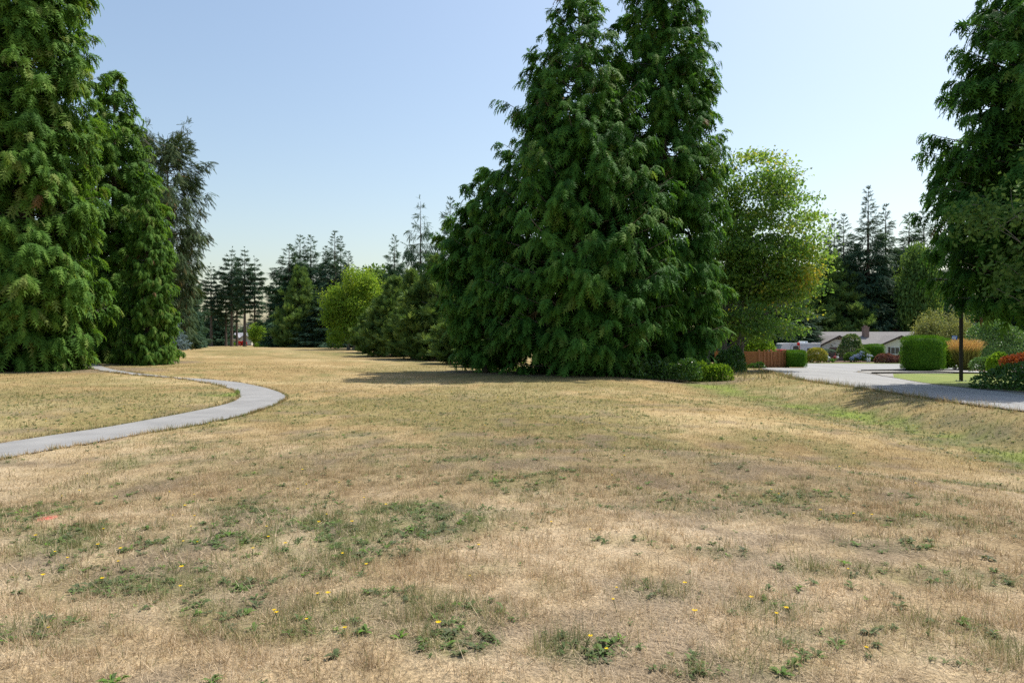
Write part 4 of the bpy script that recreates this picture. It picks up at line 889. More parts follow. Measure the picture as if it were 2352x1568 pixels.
for (x0, x1, xp, y) in ((eL, rL, pL, -.47), (eR0, eR1, pR, -.42)):
    MB().prism([(x0-.02, EAVE-.26), (xp, PEAK-.27), (x1+.02, EAVE-.26), (x1+.02, EAVE+.03), (xp, PEAK+.02), (x0-.02, EAVE+.03)], y-.03, y-.004).build('fascia_board', M['trimbrown'], house)
    MB().prism([(xp-.42, PEAK-.62), (xp+.42, PEAK-.62), (xp, PEAK-.42)], -.06, -.03).build('gable_vent', M['trimbrown'], house)
MB().box(rL-.1, eR0+.1, 1.42, 1.5, EAVE-.1, EAVE+.1).build('gutter', M['trimbrown'], house)
MB().box(rL-.2, eR0+.2, 2.12, 2.19, .0, 2.3).build('porch_panel', M['trimbrown'], house)  # thin dark brown panel on the set-back wall below the eave
ch = MB().box(LX(2016), LX(2028), 4.2, 4.95, 3.2, 5.35).box(LX(2016)-.06, LX(2028)+.06, 4.14, 5.01, 5.35, 5.5).build('chimney', M['brick'], house)
for k, dx in enumerate((.22, .56)): MB().tube([(LX(2016)+dx, 4.55, 5.5), (LX(2016)+dx, 4.55, 5.78-.06*k)], .13, 10).build('chimney_pot', M['brick'], ch)
for k in range(5):
    for s_ in range(2):
        MB().box(LX(2016)-.012+.43*s_, LX(2016)+.40+.43*s_, 4.185, 4.198, 3.95+k*.28, 4.19+k*.28).build('brick', M['brick'], ch)
gd = MB().prism([(-1.5+pL, 0), (1.7+pL, 0), (1.7+pL, 1.95), (1.45+pL, 2.2), (-1.25+pL, 2.2), (-1.5+pL, 1.95)], -.05, -.02).build('garage_door', M['garage'], house)
for k in range(4):
    for r_ in range(3): MB().box(pL-1.38+.77*k, pL-.72+.77*k, -.075, -.052, .1+.55*r_, .58+.55*r_).build('door_panel', M['garage'], gd)
for k in range(2): MB().box(pL-.1+.75*k, pL+.55+.75*k, -.075, -.052, 1.78, 2.08).build('pane', M['glass'], gd)
for (a, b_, c_) in ((2040, 2070, 1), (2084, 2104, 1)):
    z0, z1 = 1.15, 2.15; sh = .38
    f = MB(); x0, x1 = LX(a)+sh, LX(b_)-sh
    f.box(x0-.07, x1+.07, -.09, -.04, z0-.07, z0).box(x0-.07, x1+.07, -.09, -.04, z1, z1+.07).box(x0-.07, x0, -.09, -.04, z0, z1).box(x1, x1+.07, -.09, -.04, z0, z1).box((x0+x1)/2-.03, (x0+x1)/2+.03, -.09, -.045, z0, z1)
    wi = f.build('window', M['white'], house)
    MB().box(x0, (x0+x1)/2-.03, -.06, -.045, z0, z1).build('pane', M['glass'], wi); MB().box((x0+x1)/2+.03, x1, -.06, -.045, z0, z1).build('pane', M['glass'], wi)
    for q in (LX(a), x1+.09): MB().box(q, q+sh-.1, -.1, -.04, z0-.07, z1+.07).build('shutter', M['trimbrown'], house)

# ------------------------------------------------------------------ far houses
def far_house(label, px0, px1, d, ridge, eave, wallm, gables, extra=None):
    x0, x1 = PX(px0, d), PX(px1, d); z = gz1((x0+x1)/2, d); zr_, ze = PZ(ridge, d)-z, PZ(eave, d)-z; cx = (x0+x1)/2; hw = (x1-x0)/2
    h = empty('house', (cx, d, z)); tagit(h, label, 'house')
    MB().box(-hw+.3, hw-.3, 0, 9, -.5, ze).build('wall', wallm, h)
    MB().prism([(-.6, ze-.05), (4.5, zr_), (9.6, ze-.05), (9.6, ze+.12), (4.5, zr_+.17), (-.6, ze+.12)], -hw, hw, 'x').build('roof', M['dkgrey'], h)
    for (gpx, gw, gtop, gb, mat) in gables:
        gx = PX(gpx, d)-cx; gt = PZ(gtop, d)-z; zb = PZ(gb, d)-z; ze2 = gt-gw*.75
        MB().prism([(gx-gw, zb), (gx+gw, zb), (gx+gw, ze2), (gx, gt), (gx-gw, ze2)], -1.1, 5).build('gable_wall', mat, h)
        MB().prism([(gx-gw-.35, ze2-.26), (gx, gt), (gx+gw+.35, ze2-.26), (gx+gw+.35, ze2-.06), (gx, gt+.2), (gx-gw-.35, ze2-.06)], -1.5, 5).build('gable_roof', M['dkgrey'], h)
        zc = (zb+gt)/2-.1; w_ = MB().box(gx-.62, gx+.62, -1.16, -1.12, zc-.75, zc+.75).build('window', M['white'], h)
        MB().box(gx-.46, gx+.46, -1.19, -1.165, zc-.6, zc+.6).build('pane', M['glass'], w_)
    return h
far_house('white gabled house with grey roof at the far end of the meadow', 529, 580, 262, 764.5, 779, M['siding'], [(541.5, 2.0, 768, 780, M['white']), (566, 2.3, 768, 792, M['siding'])])
far_house('long grey roofed house right of the lime tree at the far end', 612, 668, 285, 765, 781, M['white'], [(655, 2.0, 773, 786, M['white'])])
far_house('beige house half hidden by conifers at the far left field edge', 440, 474, 250, 765, 778, M['siding'], [(466, 2.0, 768, 792, M['siding'])])

# utility pole with street light and wires
d = 275; x = PX(566, d); z = gz1(x, d); up = empty('utility_pole', (x, d, z)); tagit(up, 'utility pole with street light behind the far white house', 'pole')
ph = PZ(742, d)-z
MB().tube([(0,0,-.5), (0,0,ph)], [.17,.12], 8).build('pole', M['pole'], up); MB().box(-1.1, 1.1, -.08, .08, ph-.5, ph-.36).build('crossarm', M['pole'], up)
for k in (-.95, -.4, .4, .95): MB().tube([(k,0,ph-.36), (k,0,ph-.15)], .06, 6).build('insulator', M['white'], up)
MB().tube([(0,-.1,ph-3.4), (.5,-.1,ph-2.4), (1.1,-.1,ph-2.0)], .05, 6).build('lamp_arm', M['steel'], up); MB().box(1.0, 1.7, -.25, .05, ph-2.08, ph-1.93).build('lamp_head', M['white'], up)
for k, (zo, lab) in enumerate(((-.12, 'upper power line across the far trees'), (-.5, 'middle power line across the far trees'), (-3.9, 'lower cable across the far trees'))):
    pts = [(x-60+6*i_, d-.4*k, z+ph+zo-1.6*math.sin(math.pi*(i_ % 8)/8)) for i_ in range(17)]
    tagit(MB().tube(pts, .035, 5).build('power_line', M['steel']), lab, 'cable')

# ------------------------------------------------------------------ wooden fence with gate
FY = 65.0; zf = float(zr(np.array(FY))); fx0, fx1 = PX(1743, FY), PX(1812, FY); FH = 1.58
fen = empty('wooden_fence', ((fx0+fx1)/2, FY, zf)); tagit(fen, 'stained reddish brown board fence with capped posts and a braced gate', 'fence')
ofx = (fx0+fx1)/2; bw = .135
plank = MB().box(-bw/2+.004, bw/2-.004, -.012, .012, .03, FH-.12); pm = bpy.data.meshes.new('plank'); pm.from_pydata(plank.v, [], plank.f); pm.materials.append(M['fence'])
rng = np.random.default_rng(2)
n_ = int((fx1-fx0)/bw)
for k in range(n_): link('plank', pm, fen, (fx0-ofx+bw*(k+.5), float(rng.normal(0, .004)), float(rng.normal(0, .006))))
ang = R(168); dxl, dyl = math.cos(ang), math.sin(ang)      # left run recedes behind the alder
for k in range(30):
    o = link('plank', pm, fen, (fx0-ofx+dxl*bw*(k+.5), dyl*bw*(k+.5), float(rng.normal(0, .006)))); o.rotation_euler = (0, 0, ang+math.pi)
tr_ = MB(); tr_.box(fx0-ofx, fx1-ofx, -.03, .03, FH-.12, FH-.02); tr_.build('top_rail', M['fencetrim'], fen)
lr = MB().box(-30*bw, 0, -.03, .03, FH-.12, FH-.02).build('top_rail', M['fencetrim'], fen, (fx0-ofx, 0, .002)); lr.rotation_euler = (0, 0, ang+math.pi)
def post(px, h=FH+.05, x=None, w_=.06, cap=True):
    xx = (PX(px, FY)-ofx) if x is None else x
    p = MB().box(xx-w_, xx+w_, -.09, -.032, 0, h).build('post', M['fencetrim'], fen)
    if cap: MB().box(xx-w_-.035, xx+w_+.035, -.13, .03, h, h+.045).prism([(xx-w_, h+.045), (xx+w_, h+.045), (xx, h+.09)], -.1, 0).build('post_cap', M['fencetrim'], p)
for q in (1743.5, 1755.5, 1763.2, 1771, 1789, 1797, 1803.5, 1811): post(q, FH+.05+(.05 if q == 1789 else 0), w_=.085 if q in (1743.5, 1789) else .05)
post(1778.8, FH-.08, cap=False, w_=.055)
gate = empty('gate_brace', (0, 0, 0)); bpy.data.objects.remove(gate)
for (a, b_) in ((1772, 1778.2), (1787.3, 1779.8)):
    xa, xb = PX(a, FY)-ofx, PX(b_, FY)-ofx; MB().prism([(xa-.045, .12), (xa+.045, .12), (xb+.045, FH-.16), (xb-.045, FH-.16)], -.055, -.034).build('gate_brace', M['fencetrim'], fen)

# flag on a slanted pole by the gate
d = 66; fb = (PX(1811.5, d), d, PZ(806, d)); ft = (PX(1836.5, d), d, PZ(782.5, d))
fl = empty('flag', fb); tagit(fl, 'red and white maple leaf flag hanging from a slanted pole above the hedge', 'flag')
D = Vector(ft)-Vector(fb); MB().tube([(0,0,-.3), (0,0,0), tuple(D*.5), tuple(D)], [.018,.018,.016,.014], 7).build('flagpole', M['steel'], fl); MB().ball(tuple(D), .03, 8, 5).build('finial', M['silver'], fl)
def cloth(name, rows, mat):
    v = []; f = []
    for (xl, xr, zz, yo) in rows:
        for i_ in range(7):
            t = i_/6; v.append((xl+(xr-xl)*t, yo+.05*math.sin(t*9+zz*3), zz))
    for r_ in range(len(rows)-1):
        for i_ in range(6): a = r_*7+i_; f.append((a, a+1, a+8, a+7))
    o = link(name, mesh_np(name, np.array(v), np.array(f), mat, None, True), fl); md = o.modifiers.new('solid', 'SOLIDIFY'); md.thickness = .006
    return o
s = d/FP; Q = lambda px, py: ((px-1811.5)*s, -(py-806)*s)
def row(a, b_, yo): (xa, za), (xb, zb) = a, b_; return (xa, xb, (za+zb)/2, yo)
cloth('red_band', [row(Q(1832,786.5), Q(1836,786.5), -.03), row(Q(1829.5,790.5), Q(1836.3,790.5), -.05), row(Q(1832.5,794), Q(1836.3,793), -.05)], M['flagred'])
cloth('white_band', [row(Q(1832.7,793.2), Q(1836.6,793.2), -.055), row(Q(1833.8,797), Q(1837,797), -.06), row(Q(1834,800), Q(1837,800), -.06)], M['flagwhite'])
cloth('red_band', [row(Q(1834,800), Q(1837,800), -.06), row(Q(1834,804), Q(1837,804), -.05), row(Q(1834,807.3), Q(1837,807.3), -.05)], M['flagred'])
x_, z_ = Q(1835.5, 796.8); lf = [(0,.09),(.02,.055),(.05,.06),(.045,.02),(.075,.03),(.06,-.01),(.02,-.045),(.008,-.045),(.008,-.09),(-.008,-.09),(-.008,-.045),(-.02,-.045),(-.06,-.01),(-.075,.03),(-.045,.02),(-.05,.06),(-.02,.055)]
MB().prism([(x_+a*.75, z_+b_*1.2) for a, b_ in lf], -.125, -.115).build('maple_leaf_emblem', M['flagred'], fl)

# ------------------------------------------------------------------ travel trailer
d = 98.0; zt = float(zr(np.array(d))); s = d/FP; tx0 = PX(1790, d); rv = empty('travel_trailer', (tx0, d, zt)); tagit(rv, 'white ribbed travel trailer with roof air conditioner beside the garage', 'trailer')
TH = PZ(787.5, d)-zt; L = PX(1885, d)-tx0
prof = [(.05,.55),(L,.55),(L,TH-.04),(1.75,TH),(.62,TH-.02),(.42,TH-.10),(.2,TH-.75),(0,TH-1.35),(0,.9)]
MB().prism(prof, 0, 2.3).build('body', M['rvwhite'], rv, bevel=.05)
for k in range(9):
    zz = .75+k*.215
    if zz < TH-.12: MB().prism([(-.012, zz), (-.002, zz+.10), (-.002, zz-.0)], 1.72, L-.1, 'x').build('rib', M['rvwhite'], rv)
for k in range(3): MB().prism([(-.012, 1.05+k*.3), (-.002, 1.2+k*.3), (-.002, 1.05+k*.3)], .1, 1.55, 'x').build('rib', M['rvwhite'], rv)
MB().prism([(1.58,.6),(1.66,.6),(1.66,TH-.65),(1.8,TH-.28),(2.05,TH-.06),(1.97,TH-.06),(1.72,TH-.28),(1.58,TH-.65)], -.02, -.003).build('corner_trim', M['rvgrey'], rv)
MB().box(1.75, L-.15, -.015, -.003, TH-.36, TH-.31).build('stripe', M['rvgrey'], rv); MB().box(.02, 1.56, -.015, -.003, .72, .92).build('stripe', M['rvgrey'], rv)
def rvwin(x0, x1, z0, z1):
    o = MB().box(x0, x1, -.03, -.005, z0, z1).build('window', M['black'], rv, bevel=.01); MB().box(x0+.06, x1-.06, -.045, -.032, z0+.06, z1-.06).build('pane', M['glass'], o)
    for q in range(1, 3): MB().box(x0+(x1-x0)*q/3-.012, x0+(x1-x0)*q/3+.012, -.052, -.046, z0+.06, z1-.06).build('mullion', M['black'], o)
rvwin(1.98, 2.85, TH-.92, TH-.42); rvwin(4.0, 4.9, TH-1.5, TH-.75)
ac = MB().prism([(3.35,TH-.01),(4.4,TH-.01),(4.4,TH+.22),(4.3,TH+.26),(3.5,TH+.26),(3.38,TH+.12)], .7, 1.5).build('air_conditioner', M['white'], rv, bevel=.02); MB().box(4.02, 4.32, .68, .698, TH+.05, TH+.2).build('grille', M['rvgrey'], ac)
MB().tube([(.05,-.04,TH+.0-.16), (.05,-.0,TH-.16)], .05, 8); 
for q in ((.42, TH-.22), (1.5, TH-.22)): MB().ball((q[0], -.01, q[1]), (.045,.03,.035), 8, 5).build('marker_light', M['ornred'], rv)
for k, w_ in enumerate((.09,.05,.06,.05,.06,.04,.07)): MB().box(1.95+k*.075, 1.95+k*.075+.05, -.014, -.004, TH-1.6, TH-1.6+.06+w_).build('lettering', M['rvgrey'], rv)
MB().prism([(4.6,TH-.005),(L+.1,TH-.03),(L+.1,TH+.06),(4.6,TH+.09)], -.12, -.02).build('awning_roll', M['white'], rv)
for q in (3.6, 4.4):
    for yy in (.05, 2.0): w_ = MB().tube([(q, yy, .36), (q, yy+.22, .36)], .36, 16).build('wheel', M['rubber'], rv)

# ------------------------------------------------------------------ red cars
def car(label, px_roof0, px_roof1, d, toppy, face):
    z = float(zr(np.array(d))); x0, x1 = PX(px_roof0, d), PX(px_roof1, d); H = PZ(toppy, d)-z; k = H/1.7
    c = empty('car', ((x0+x1)/2, d, z)); tagit(c, label, 'car', 'red cars behind the wooden fence'); hw = (x1-x0)/2; f = face
    def pr(pts): return [(f*u, zz*k) for u, zz in pts]
    MB().prism(pr([(-hw-.75,.35),(hw+1.75,.35),(hw+1.85,.62),(hw+1.75,.90),(hw+.75,1.02),(-hw-.65,1.05),(-hw-.85,.75)]), 0, 1.75).build('body', M['red'], c, bevel=.06)
    MB().prism(pr([(-hw-.55,1.03),(hw+.78,1.0),(hw+.1,1.60),(hw-.1,1.68),(-hw+.1,1.70),(-hw-.15,1.62)]), .1, 1.65).build('cabin', M['red'], c, bevel=.05)
    MB().prism(pr([(-hw-.3,1.1),(-.05,1.1),(-.05,1.53),(-hw-.02,1.53)]), .075, .098).build('side_window', M['glass'], c); MB().prism(pr([(.05,1.1),(hw+.5,1.1),(hw+.02,1.53),(.05,1.53)]), .075, .098).build('side_window', M['glass'], c)
    MB().poly([(f*(hw+.75),.25,1.05*k),(f*(hw+.75),1.5,1.05*k),(f*(hw+.17),1.5,1.58*k),(f*(hw+.17),.25,1.58*k)]).build('windscreen', M['glass'], c, (f*.02, 0, .015))
    MB().tube([(f*(-hw+.1),.3,1.74*k),(f*(hw-.1),.3,1.74*k)], .02, 6).build('roof_rail', M['black'], c)
    for u in (-hw-.1, hw+1.1):
        for yy in (.0, 1.55):
            w_ = MB().tube([(f*u, yy-.02, .33), (f*u, yy+.2, .33)], .33, 16).build('wheel', M['rubber'], c); MB().tube([(f*u, yy-.035, .33), (f*u, yy-.022, .33)], .2, 12).build('rim', M['silver'], w_)
    MB().box(min(f*(hw+1.76), f*(hw+1.86)), max(f*(hw+1.76), f*(hw+1.86)), .2, .5, .62*k, .78*k).build('headlight', M['silver'], c)
car('red car whose roof shows above the left part of the fence gate', 1779, 1809, 76, 802.3, -1)
car('red car showing its roof and windscreen right behind the low clipped hedge', 1829, 1846, 92.4, 805.8, 1)

# ------------------------------------------------------------------ lamp post, sign, stake, garden ornaments
x, y = PX(2207.5, 35.3), 35.3; z = float(zr(np.array(y))); lp = empty('lamp_post', (x, y, z)); tagit(lp, 'black steel lamp post with base plate on the small lawn', 'lamp post')
MB().box(-.068, .068, -.068, .068, .05, 4.9).build('pole', M['black'], lp, bevel=.012); MB().box(-.2, .2, -.2, .2, .02, .055).build('base_plate', M['black'], lp)
for a in (-.15, .15):
    for b_ in (-.15, .15): MB().tube([(a,b_,.05), (a,b_,.11)], .022, 6).build('bolt', M['steel'], lp)
MB().tube([(-.05+.0,0,4.85), (-.1,0,5.15), (-.35,0,5.4), (-.75,0,5.45), (-1.1,0,5.32)], [.045,.045,.042,.04,.04], 8).build('curved_arm', M['black'], lp); MB().prism([(-1.45,5.2),(-.95,5.22),(-1.0,5.34),(-1.35,5.36)], -.14, .14).build('lamp_head', M['black'], lp)
d = 66; x = PX(2193.2, d); z = gz1(x, d); sg = empty('street_sign', (x, d, z)); tagit(sg, 'blue street name sign on a grey post behind the hedges', 'sign')
zs = PZ(787.5, d)-z; zt_ = PZ(779.5, d)-z
MB().tube([(0,0,0), (0,0,zt_)], .045, 8).build('post', M['steel'], sg); fc = MB().box(-.30, .22, -.035, -.01, zt_-.02, zt_+.36).build('sign_face', M['signblue'], sg, bevel=.01)
for k in range(5): MB().box(-.27+k*.07, -.27+k*.07+.05, -.042, -.036, zt_+.06, zt_+.29).build('lettering', M['white'], fc)
MB().box(.12, .17, -.042, -.036, zt_+.18, zt_+.28).build('lettering', M['white'], fc)
x, y = gp(1690, 836); z = gz1(x, y); st = empty('survey_stake', (x, y, z)); tagit(st, 'red taped survey stake in the long grass by the alder', 'stake')
MB().box(-.02, .02, -.012, .012, -.1, .5).build('stake', M['stakepink'], st); MB().prism([(.02,.5),(.05,.47),(.10,.05),(.06,.06)], -.03, -.02).build('ribbon', M['stakepink'], st)
def bird(px, d, label, mat, h):
    x, y, z = at_px(px, d); b_ = empty('garden_bird', (x, y, z)); tagit(b_, label, 'ornament', 'metal garden birds by the house')
    MB().ball((0,0,h*.55), (.24,.17,.19), 12, 8).build('body', mat, b_, smooth=True)
    MB().tube([(.05,0,h*.65), (.1,0,h*.8), (.06,0,h*.93), (.12,0,h)], [.04,.03,.025,.035], 7).build('neck', mat, b_); MB().tube([(.12,0,h), (.32,0,h*.98)], [.03,.005], 6).build('beak', M['pole'], b_)
    for q in (-.06, .06): MB().tube([(q,0,h*.45), (q*1.3,.03,h*.22), (q,0,0)], .014, 6).build('leg', M['pole'], b_)
    MB().prism([(-.2,h*.55),(-.44,h*.5),(-.2,h*.48)], -.08, .08).build('tail', mat, b_)
    MB().box(-.18, .18, -.14, .14, 0, .03).build('base', M['black'], b_)
bird(1917.5, 92.5, 'red metal garden bird on thin legs', M['ornred'], 1.35); bird(1923.5, 93.5, 'dark and pink metal garden bird behind the red one', M['silver'], 1.25)
x, y, z = at_px(1904, 92.5); o = empty('garden_urn', (x, y, z)); tagit(o, 'small pale stone urn ornament left of the metal birds', 'ornament')
MB().ball((0,0,.38), (.27,.24,.2), 12, 8).build('bowl', M['silver'], o, smooth=True); MB().tube([(0,0,0), (0,0,.06), (0,0,.2)], [.2,.12,.1], 10).build('foot', M['dkgrey'], o); MB().ball((0,0,.66), (.2,.17,.14), 12, 8).build('lid', M['silver'], o, smooth=True)
x, y, z = at_px(1899.5, 93); o = empty('garden_stand', (x, y, z)); tagit(o, 'teal bowl on a dark stand beside the golden bush', 'ornament')
MB().ball((0,0,.85), (.25,.2,.15), 12, 8).build('bowl', M['teal'], o, smooth=True); MB().tube([(0,0,0), (0,0,.75)], [.10,.05], 8).build('stand', M['black'], o); MB().box(-.16, .16, -.16, .16, 0, .04).build('base', M['black'], o)
rng = np.random.default_rng(4); x, y, z = at_px(1913, 92); o = empty('spiky_plant', (x, y, z)); tagit(o, 'spiky green yucca around the metal birds', 'plant')
n_ = 90; a = rng.random(n_)*6.283; X = np.c_[np.cos(a), np.sin(a), .5+.9*rng.random(n_)]; V, t = place(T_BL*np.array([1,3,1]), np.zeros((n_, 3))+[0,0,.05], X, rng.normal(0, 1, (n_, 3)), .6+.4*rng.random(n_), rng.random(n_)*.8); link('leaves', soup('yucca_leaves', [V], [t], M['shrub']), o)
for px in (1992, 1997): 
    x, y, z = at_px(px, 92.3); tagit(MB().tube([(0,0,0), (0,0,.2), (0,0,.5), (0,0,.75), (0,0,.8)], [.06,.11,.13,.08,.03], 10).build('garden_vase', M['white'], None, (x, y, z), True), 'slim white vase beside the hydrangea, %s one' % ('left' if px == 1992 else 'right'), 'vase')

# ------------------------------------------------------------------ grass blades, weeds, flowers
rng = np.random.default_rng(12)
def scatter(n_, r0, r1, half=41):
    r = np.sqrt(r0**2+(r1**2-r0**2)*rng.random(n_)); a = np.radians(rng.uniform(-half, half, n_)); return r*np.sin(a), r*np.cos(a)
PX_, PY_, HH, WW, FL = [], [], [], [], []
for (n_, r0, r1, h, w_, tb) in ((5200, 2.2, 5.5, .060, .0042, 16), (6500, 5.5, 10, .058, .0062, 13), (80000, 10, 18, .045, .011, 1), (60000, 18, 32, .05, .02, 1), (30000, 32, 55, .06, .035, 1)):
    x, y = scatter(n_, r0, r1)
    if tb > 1: x = np.repeat(x, tb)+rng.normal(0, .028, n_*tb); y = np.repeat(y, tb)+rng.normal(0, .028, n_*tb)
    PX_.append(x); PY_.append(y); HH.append(np.repeat(h*(.5+.9*rng.random(n_)), tb)); WW.append(np.full(n_*tb, w_)); FL.append(np.zeros(n_*tb))
for (n_, r0, r1, w_) in ((60000, 2.2, 6, .0036), (50000, 6, 12, .006)):
    x, y = scatter(n_, r0, r1); PX_.append(x); PY_.append(y); HH.append(np.full(n_, .055)); WW.append(np.full(n_, w_)); FL.append(np.ones(n_))
for Lp, sgn in ((PO, -1), (PI, 1)):
    nE = 9000; k = rng.integers(0, len(Lp)-1, nE); u = rng.random((nE, 1)); q = Lp[k]*(1-u)+Lp[k+1]*u; c_ = (PI[k]+PO[k])/2; o_ = q-c_; o_ = o_/np.linalg.norm(o_, axis=1, keepdims=True)
    q = q+o_*(.10*rng.random((nE, 1))**1.5+.005); dd = np.hypot(q[:, 0], q[:, 1]); PX_.append(q[:, 0]); PY_.append(q[:, 1]); HH.append(.05+.04*rng.random(nE)); WW.append(.003+.0006*dd); FL.append(np.zeros(nE))
nE = 9000; yy_ = 14+44*rng.random(nE)**1.3; xx_ = edgeX(yy_)-.02-.25*rng.random(nE)**1.6; PX_.append(xx_); PY_.append(yy_); HH.append(.07+.06*rng.random(nE)); WW.append(.003+.0006*yy_); FL.append(np.zeros(nE))
FL = np.concatenate(FL)
X = np.concatenate(PX_); Y = np.concatenate(PY_); H = np.concatenate(HH); W_ = np.concatenate(WW)
# clumping
cl = fbm(X*6, Y*6, 41, 2)*.6+fbm(X*1.4, Y*1.4, 42, 3)*.4
g_, s_, v_ = veg(X, Y)
keep = (rng.random(len(X)) < np.clip(.25+2.6*(cl-.36), .12, 1)*(1-.7*s_)) | ((FL > 0) & (rng.random(len(X)) < .7*(1-.6*g_)))
keep &= ~inpoly(X, Y, PATHPOLY) & (X < edgeX(Y)-.02-.1*rng.random(len(X)))
X, Y, H, W_, g_, s_, v_, cl, FL = [q[keep] for q in (X, Y, H, W_, g_, s_, v_, cl, FL)]
sx = np.interp(Y, _SY, _SX); bank = sstep(.5, 2.0, X-sx)*(Y < 60)
tall = sstep(37, 42, Y)*sstep(9.5, 11.5, X)*sstep(54, 48, Y)*sstep(17, 15, X)
H = H*(.6+.9*rng.random(len(X)))*(1+.6*g_*(v_ > .5)+.9*bank+7.0*tall*rng.random(len(X)))*(.75+.6*cl)
az = rng.random(len(X))*2*np.pi; lean_ = np.abs(rng.normal(.0, .9, len(X)))*(1-.5*g_)*(1-.6*tall); lean_ = np.minimum(lean_, 1.35); lean_ = np.where(FL > 0, 1.25+.25*rng.random(len(X)), lean_)
ca, sa = np.cos(az), np.sin(az); Z = gz(X, Y)-.004
tip = np.c_[X+ca*np.sin(lean_)*H*1.4, Y+sa*np.sin(lean_)*H*1.4, Z+H*np.cos(lean_)+.006]
wa = az+np.pi/2+rng.normal(0, .7, len(X)); wx, wy = np.cos(wa)*W_/2, np.sin(wa)*W_/2
V = np.stack([np.c_[X-wx, Y-wy, Z], np.c_[X+wx, Y+wy, Z], tip], 1).reshape(-1, 3)
vv = np.clip(v_+rng.normal(0, .16, len(X))+.18*FL, 0, 1); isg = (rng.random(len(X)) < np.clip(g_*.95+.05, 0, 1)) & (FL < 1)
bc = drycol(np.where(isg, np.maximum(.9+.2*rng.random(len(X)), g_), .0), np.zeros(len(X)), vv, np.hypot(X, Y)+6*(fbm(X*.1, Y*.1, 21, 3)-.5))*(.8+.45*rng.random(len(X)))[:, None]*1.08
gcl = isg[:, None]*np.array([.02,.035,0])*rng.random(len(X))[:, None]; bc = np.clip(bc+gcl, 0, .9)
rd = ((X-_RED[0])/.11)**2+((Y-_RED[1])/.07)**2 < 1; bc[rd] = np.where(rng.random((int(rd.sum()), 1)) < .6, np.array([[.72,.12,.09]]), bc[rd])
M['blade'] = m = bpy.data.materials.new('grass_blades'); m.use_nodes = True; n = m.node_tree.nodes; l = m.node_tree.links; b = n['Principled BSDF']; at = n.new('ShaderNodeAttribute'); at.attribute_name = 'Col'
l.new(at.outputs['Color'], b.inputs['Base Color']); b.inputs['Roughness'].default_value = .6; b.inputs['Specular IOR Level'].default_value = .3
tr_ = n.new('ShaderNodeBsdfTranslucent'); l.new(at.outputs['Color'], tr_.inputs[0]); mx = n.new('ShaderNodeMixShader'); mx.inputs[0].default_value = .35; l.new(b.outputs[0], mx.inputs[1]); l.new(tr_.outputs[0], mx.inputs[2]); l.new(mx.outputs[0], n['Material Output'].inputs[0])
gr = link('grass', mesh_np('grass', V, np.arange(len(V)).reshape(-1, 3), m, {'Col': np.c_[np.repeat(bc, 3, 0), np.ones(len(V))]})); tagit(gr, 'short dry straw grass with greener tufts covering the meadow', 'grass', None, 'stuff')

# weed rosettes
x, y = scatter(30000, 2.4, 28); x2, y2 = scatter(12000, 2.4, 9.5); x = np.r_[x, x2]; y = np.r_[y, y2]; g_, s_, v_ = veg(x, y); keep = (rng.random(len(x)) < np.clip((g_-.03)*.6, .016, 1)*(.35+1.0*sstep(.40, .62, fbm(x*4.0, y*4.0, 66, 3)))) & ~inpoly(x, y, PATHPOLY) & (x < edgeX(y)-.3)
x, y = x[keep], y[keep]; z = gz(x, y); nl = rng.integers(7, 13, len(x)); ri = np.repeat(np.arange(len(x)), nl); N = len(ri); a = rng.random(N)*2*np.pi; size = (.022+.048*rng.random(len(x))**2.2)[ri]*(.7+.5*rng.random(N))
Xd = np.c_[np.cos(a), np.sin(a), .08+.32*rng.random(N)]; Nn = np.c_[-np.cos(a)*.3, -np.sin(a)*.3, np.ones(N)]+rng.normal(0, .25, (N, 3))
T_RO = np.array([(0,-.03,0),(0,.03,0),(.55,-.17,.12),(.55,-.17,.12),(0,.03,0),(.55,.17,.12),(.55,-.17,.12),(.55,.17,.12),(1,0,-.05)], float)
V, t = place(T_RO, np.c_[x, y, z+.008][ri]+rng.normal(0, .006, (N, 3)), Xd, Nn, size, np.clip(rng.normal(.45, .22, len(x))[ri]+rng.normal(0, .12, N), 0, 1))
M['weed'] = leafmat('weed_leaves', [(0, (.105,.125,.065)), (.5, (.115,.165,.058)), (.85, (.13,.215,.045)), (1, (.15,.28,.04))], trans=.25, rough=.5)
tagit(link('weeds', soup('weeds', [V], [t], M['weed'])), 'flat green weed rosettes scattered through the dry turf', 'weeds', None, 'stuff')

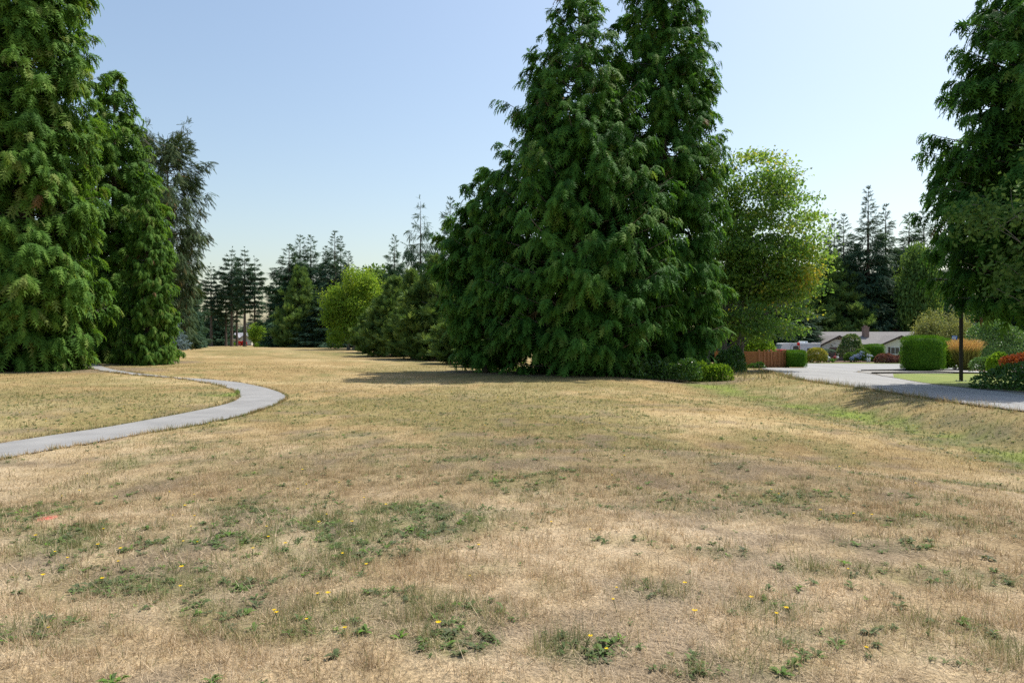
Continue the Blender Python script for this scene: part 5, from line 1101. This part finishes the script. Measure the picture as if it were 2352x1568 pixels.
# yellow flowers
fp = []
def fcl(n_, px0, px1, py0, py1):
    for k in range(n_): fp.append(gp(rng.uniform(px0, px1), rng.uniform(py0, py1)))
fcl(44, 60, 900, 1090, 1480); fcl(20, 0, 500, 900, 1000); fcl(70, 850, 1640, 882, 930); fcl(26, 900, 1500, 905, 985); fcl(50, 1640, 1990, 862, 930); fcl(22, 1250, 2300, 960, 1260); fcl(14, 1000, 2100, 1200, 1520); fcl(24, 500, 850, 870, 960); fcl(30, 1900, 2250, 905, 1000)
fp = np.array(fp); ok = ~inpoly(fp[:, 0], fp[:, 1], PATHPOLY) & (fp[:, 0] < edgeX(fp[:, 1])-.2); fp = fp[ok]; fz = gz(fp[:, 0], fp[:, 1]); n_ = len(fp); hh = .03+.06*rng.random(n_)
Vs = []; Ts = []
T_PET = np.array([(0,-.16,0),(0,.16,0),(1,.22,.22),(0,-.16,0),(1,.22,.22),(1,-.22,.22)], float)
tipx = rng.normal(0, .02, n_); tipy = rng.normal(0, .02, n_); ctr = np.c_[fp[:, 0]+tipx, fp[:, 1]+tipy, fz+hh]
far = np.hypot(fp[:, 0], fp[:, 1]); rad = (.007+.010*rng.random(n_))+.00030*far
for k in range(8):
    a = k*math.pi/4+rng.random(n_)*.3; Xd = np.c_[np.cos(a), np.sin(a), .15+0*a]; V, t = place(T_PET, ctr, Xd, np.tile([0, 0, 1.], (n_, 1))+rng.normal(0, .1, (n_, 3)), rad, rng.random(n_)); Vs.append(V); Ts.append(t)
tagit(link('yellow_flowers', soup('yellow_flowers', Vs, Ts, M['petal'])), 'small yellow dandelion-like flower heads dotted over the turf', 'flowers', None, 'stuff')
SP = np.stack([np.c_[fp, fz-.005], np.c_[fp[:, 0]+tipx*.6, fp[:, 1]+tipy*.6, fz+hh*.6], ctr], 1); v, f = tubes_np(SP, np.full((n_, 3), .0016)+(.00010*far)[:, None], 3)
me_ = mesh_np('flower_stalks', v, f, M['weed'], {'tint': np.full(len(v), .5)}); tagit(link('flower_stalks', me_), 'thin green stalks of the yellow flowers', 'flowers', None, 'stuff')
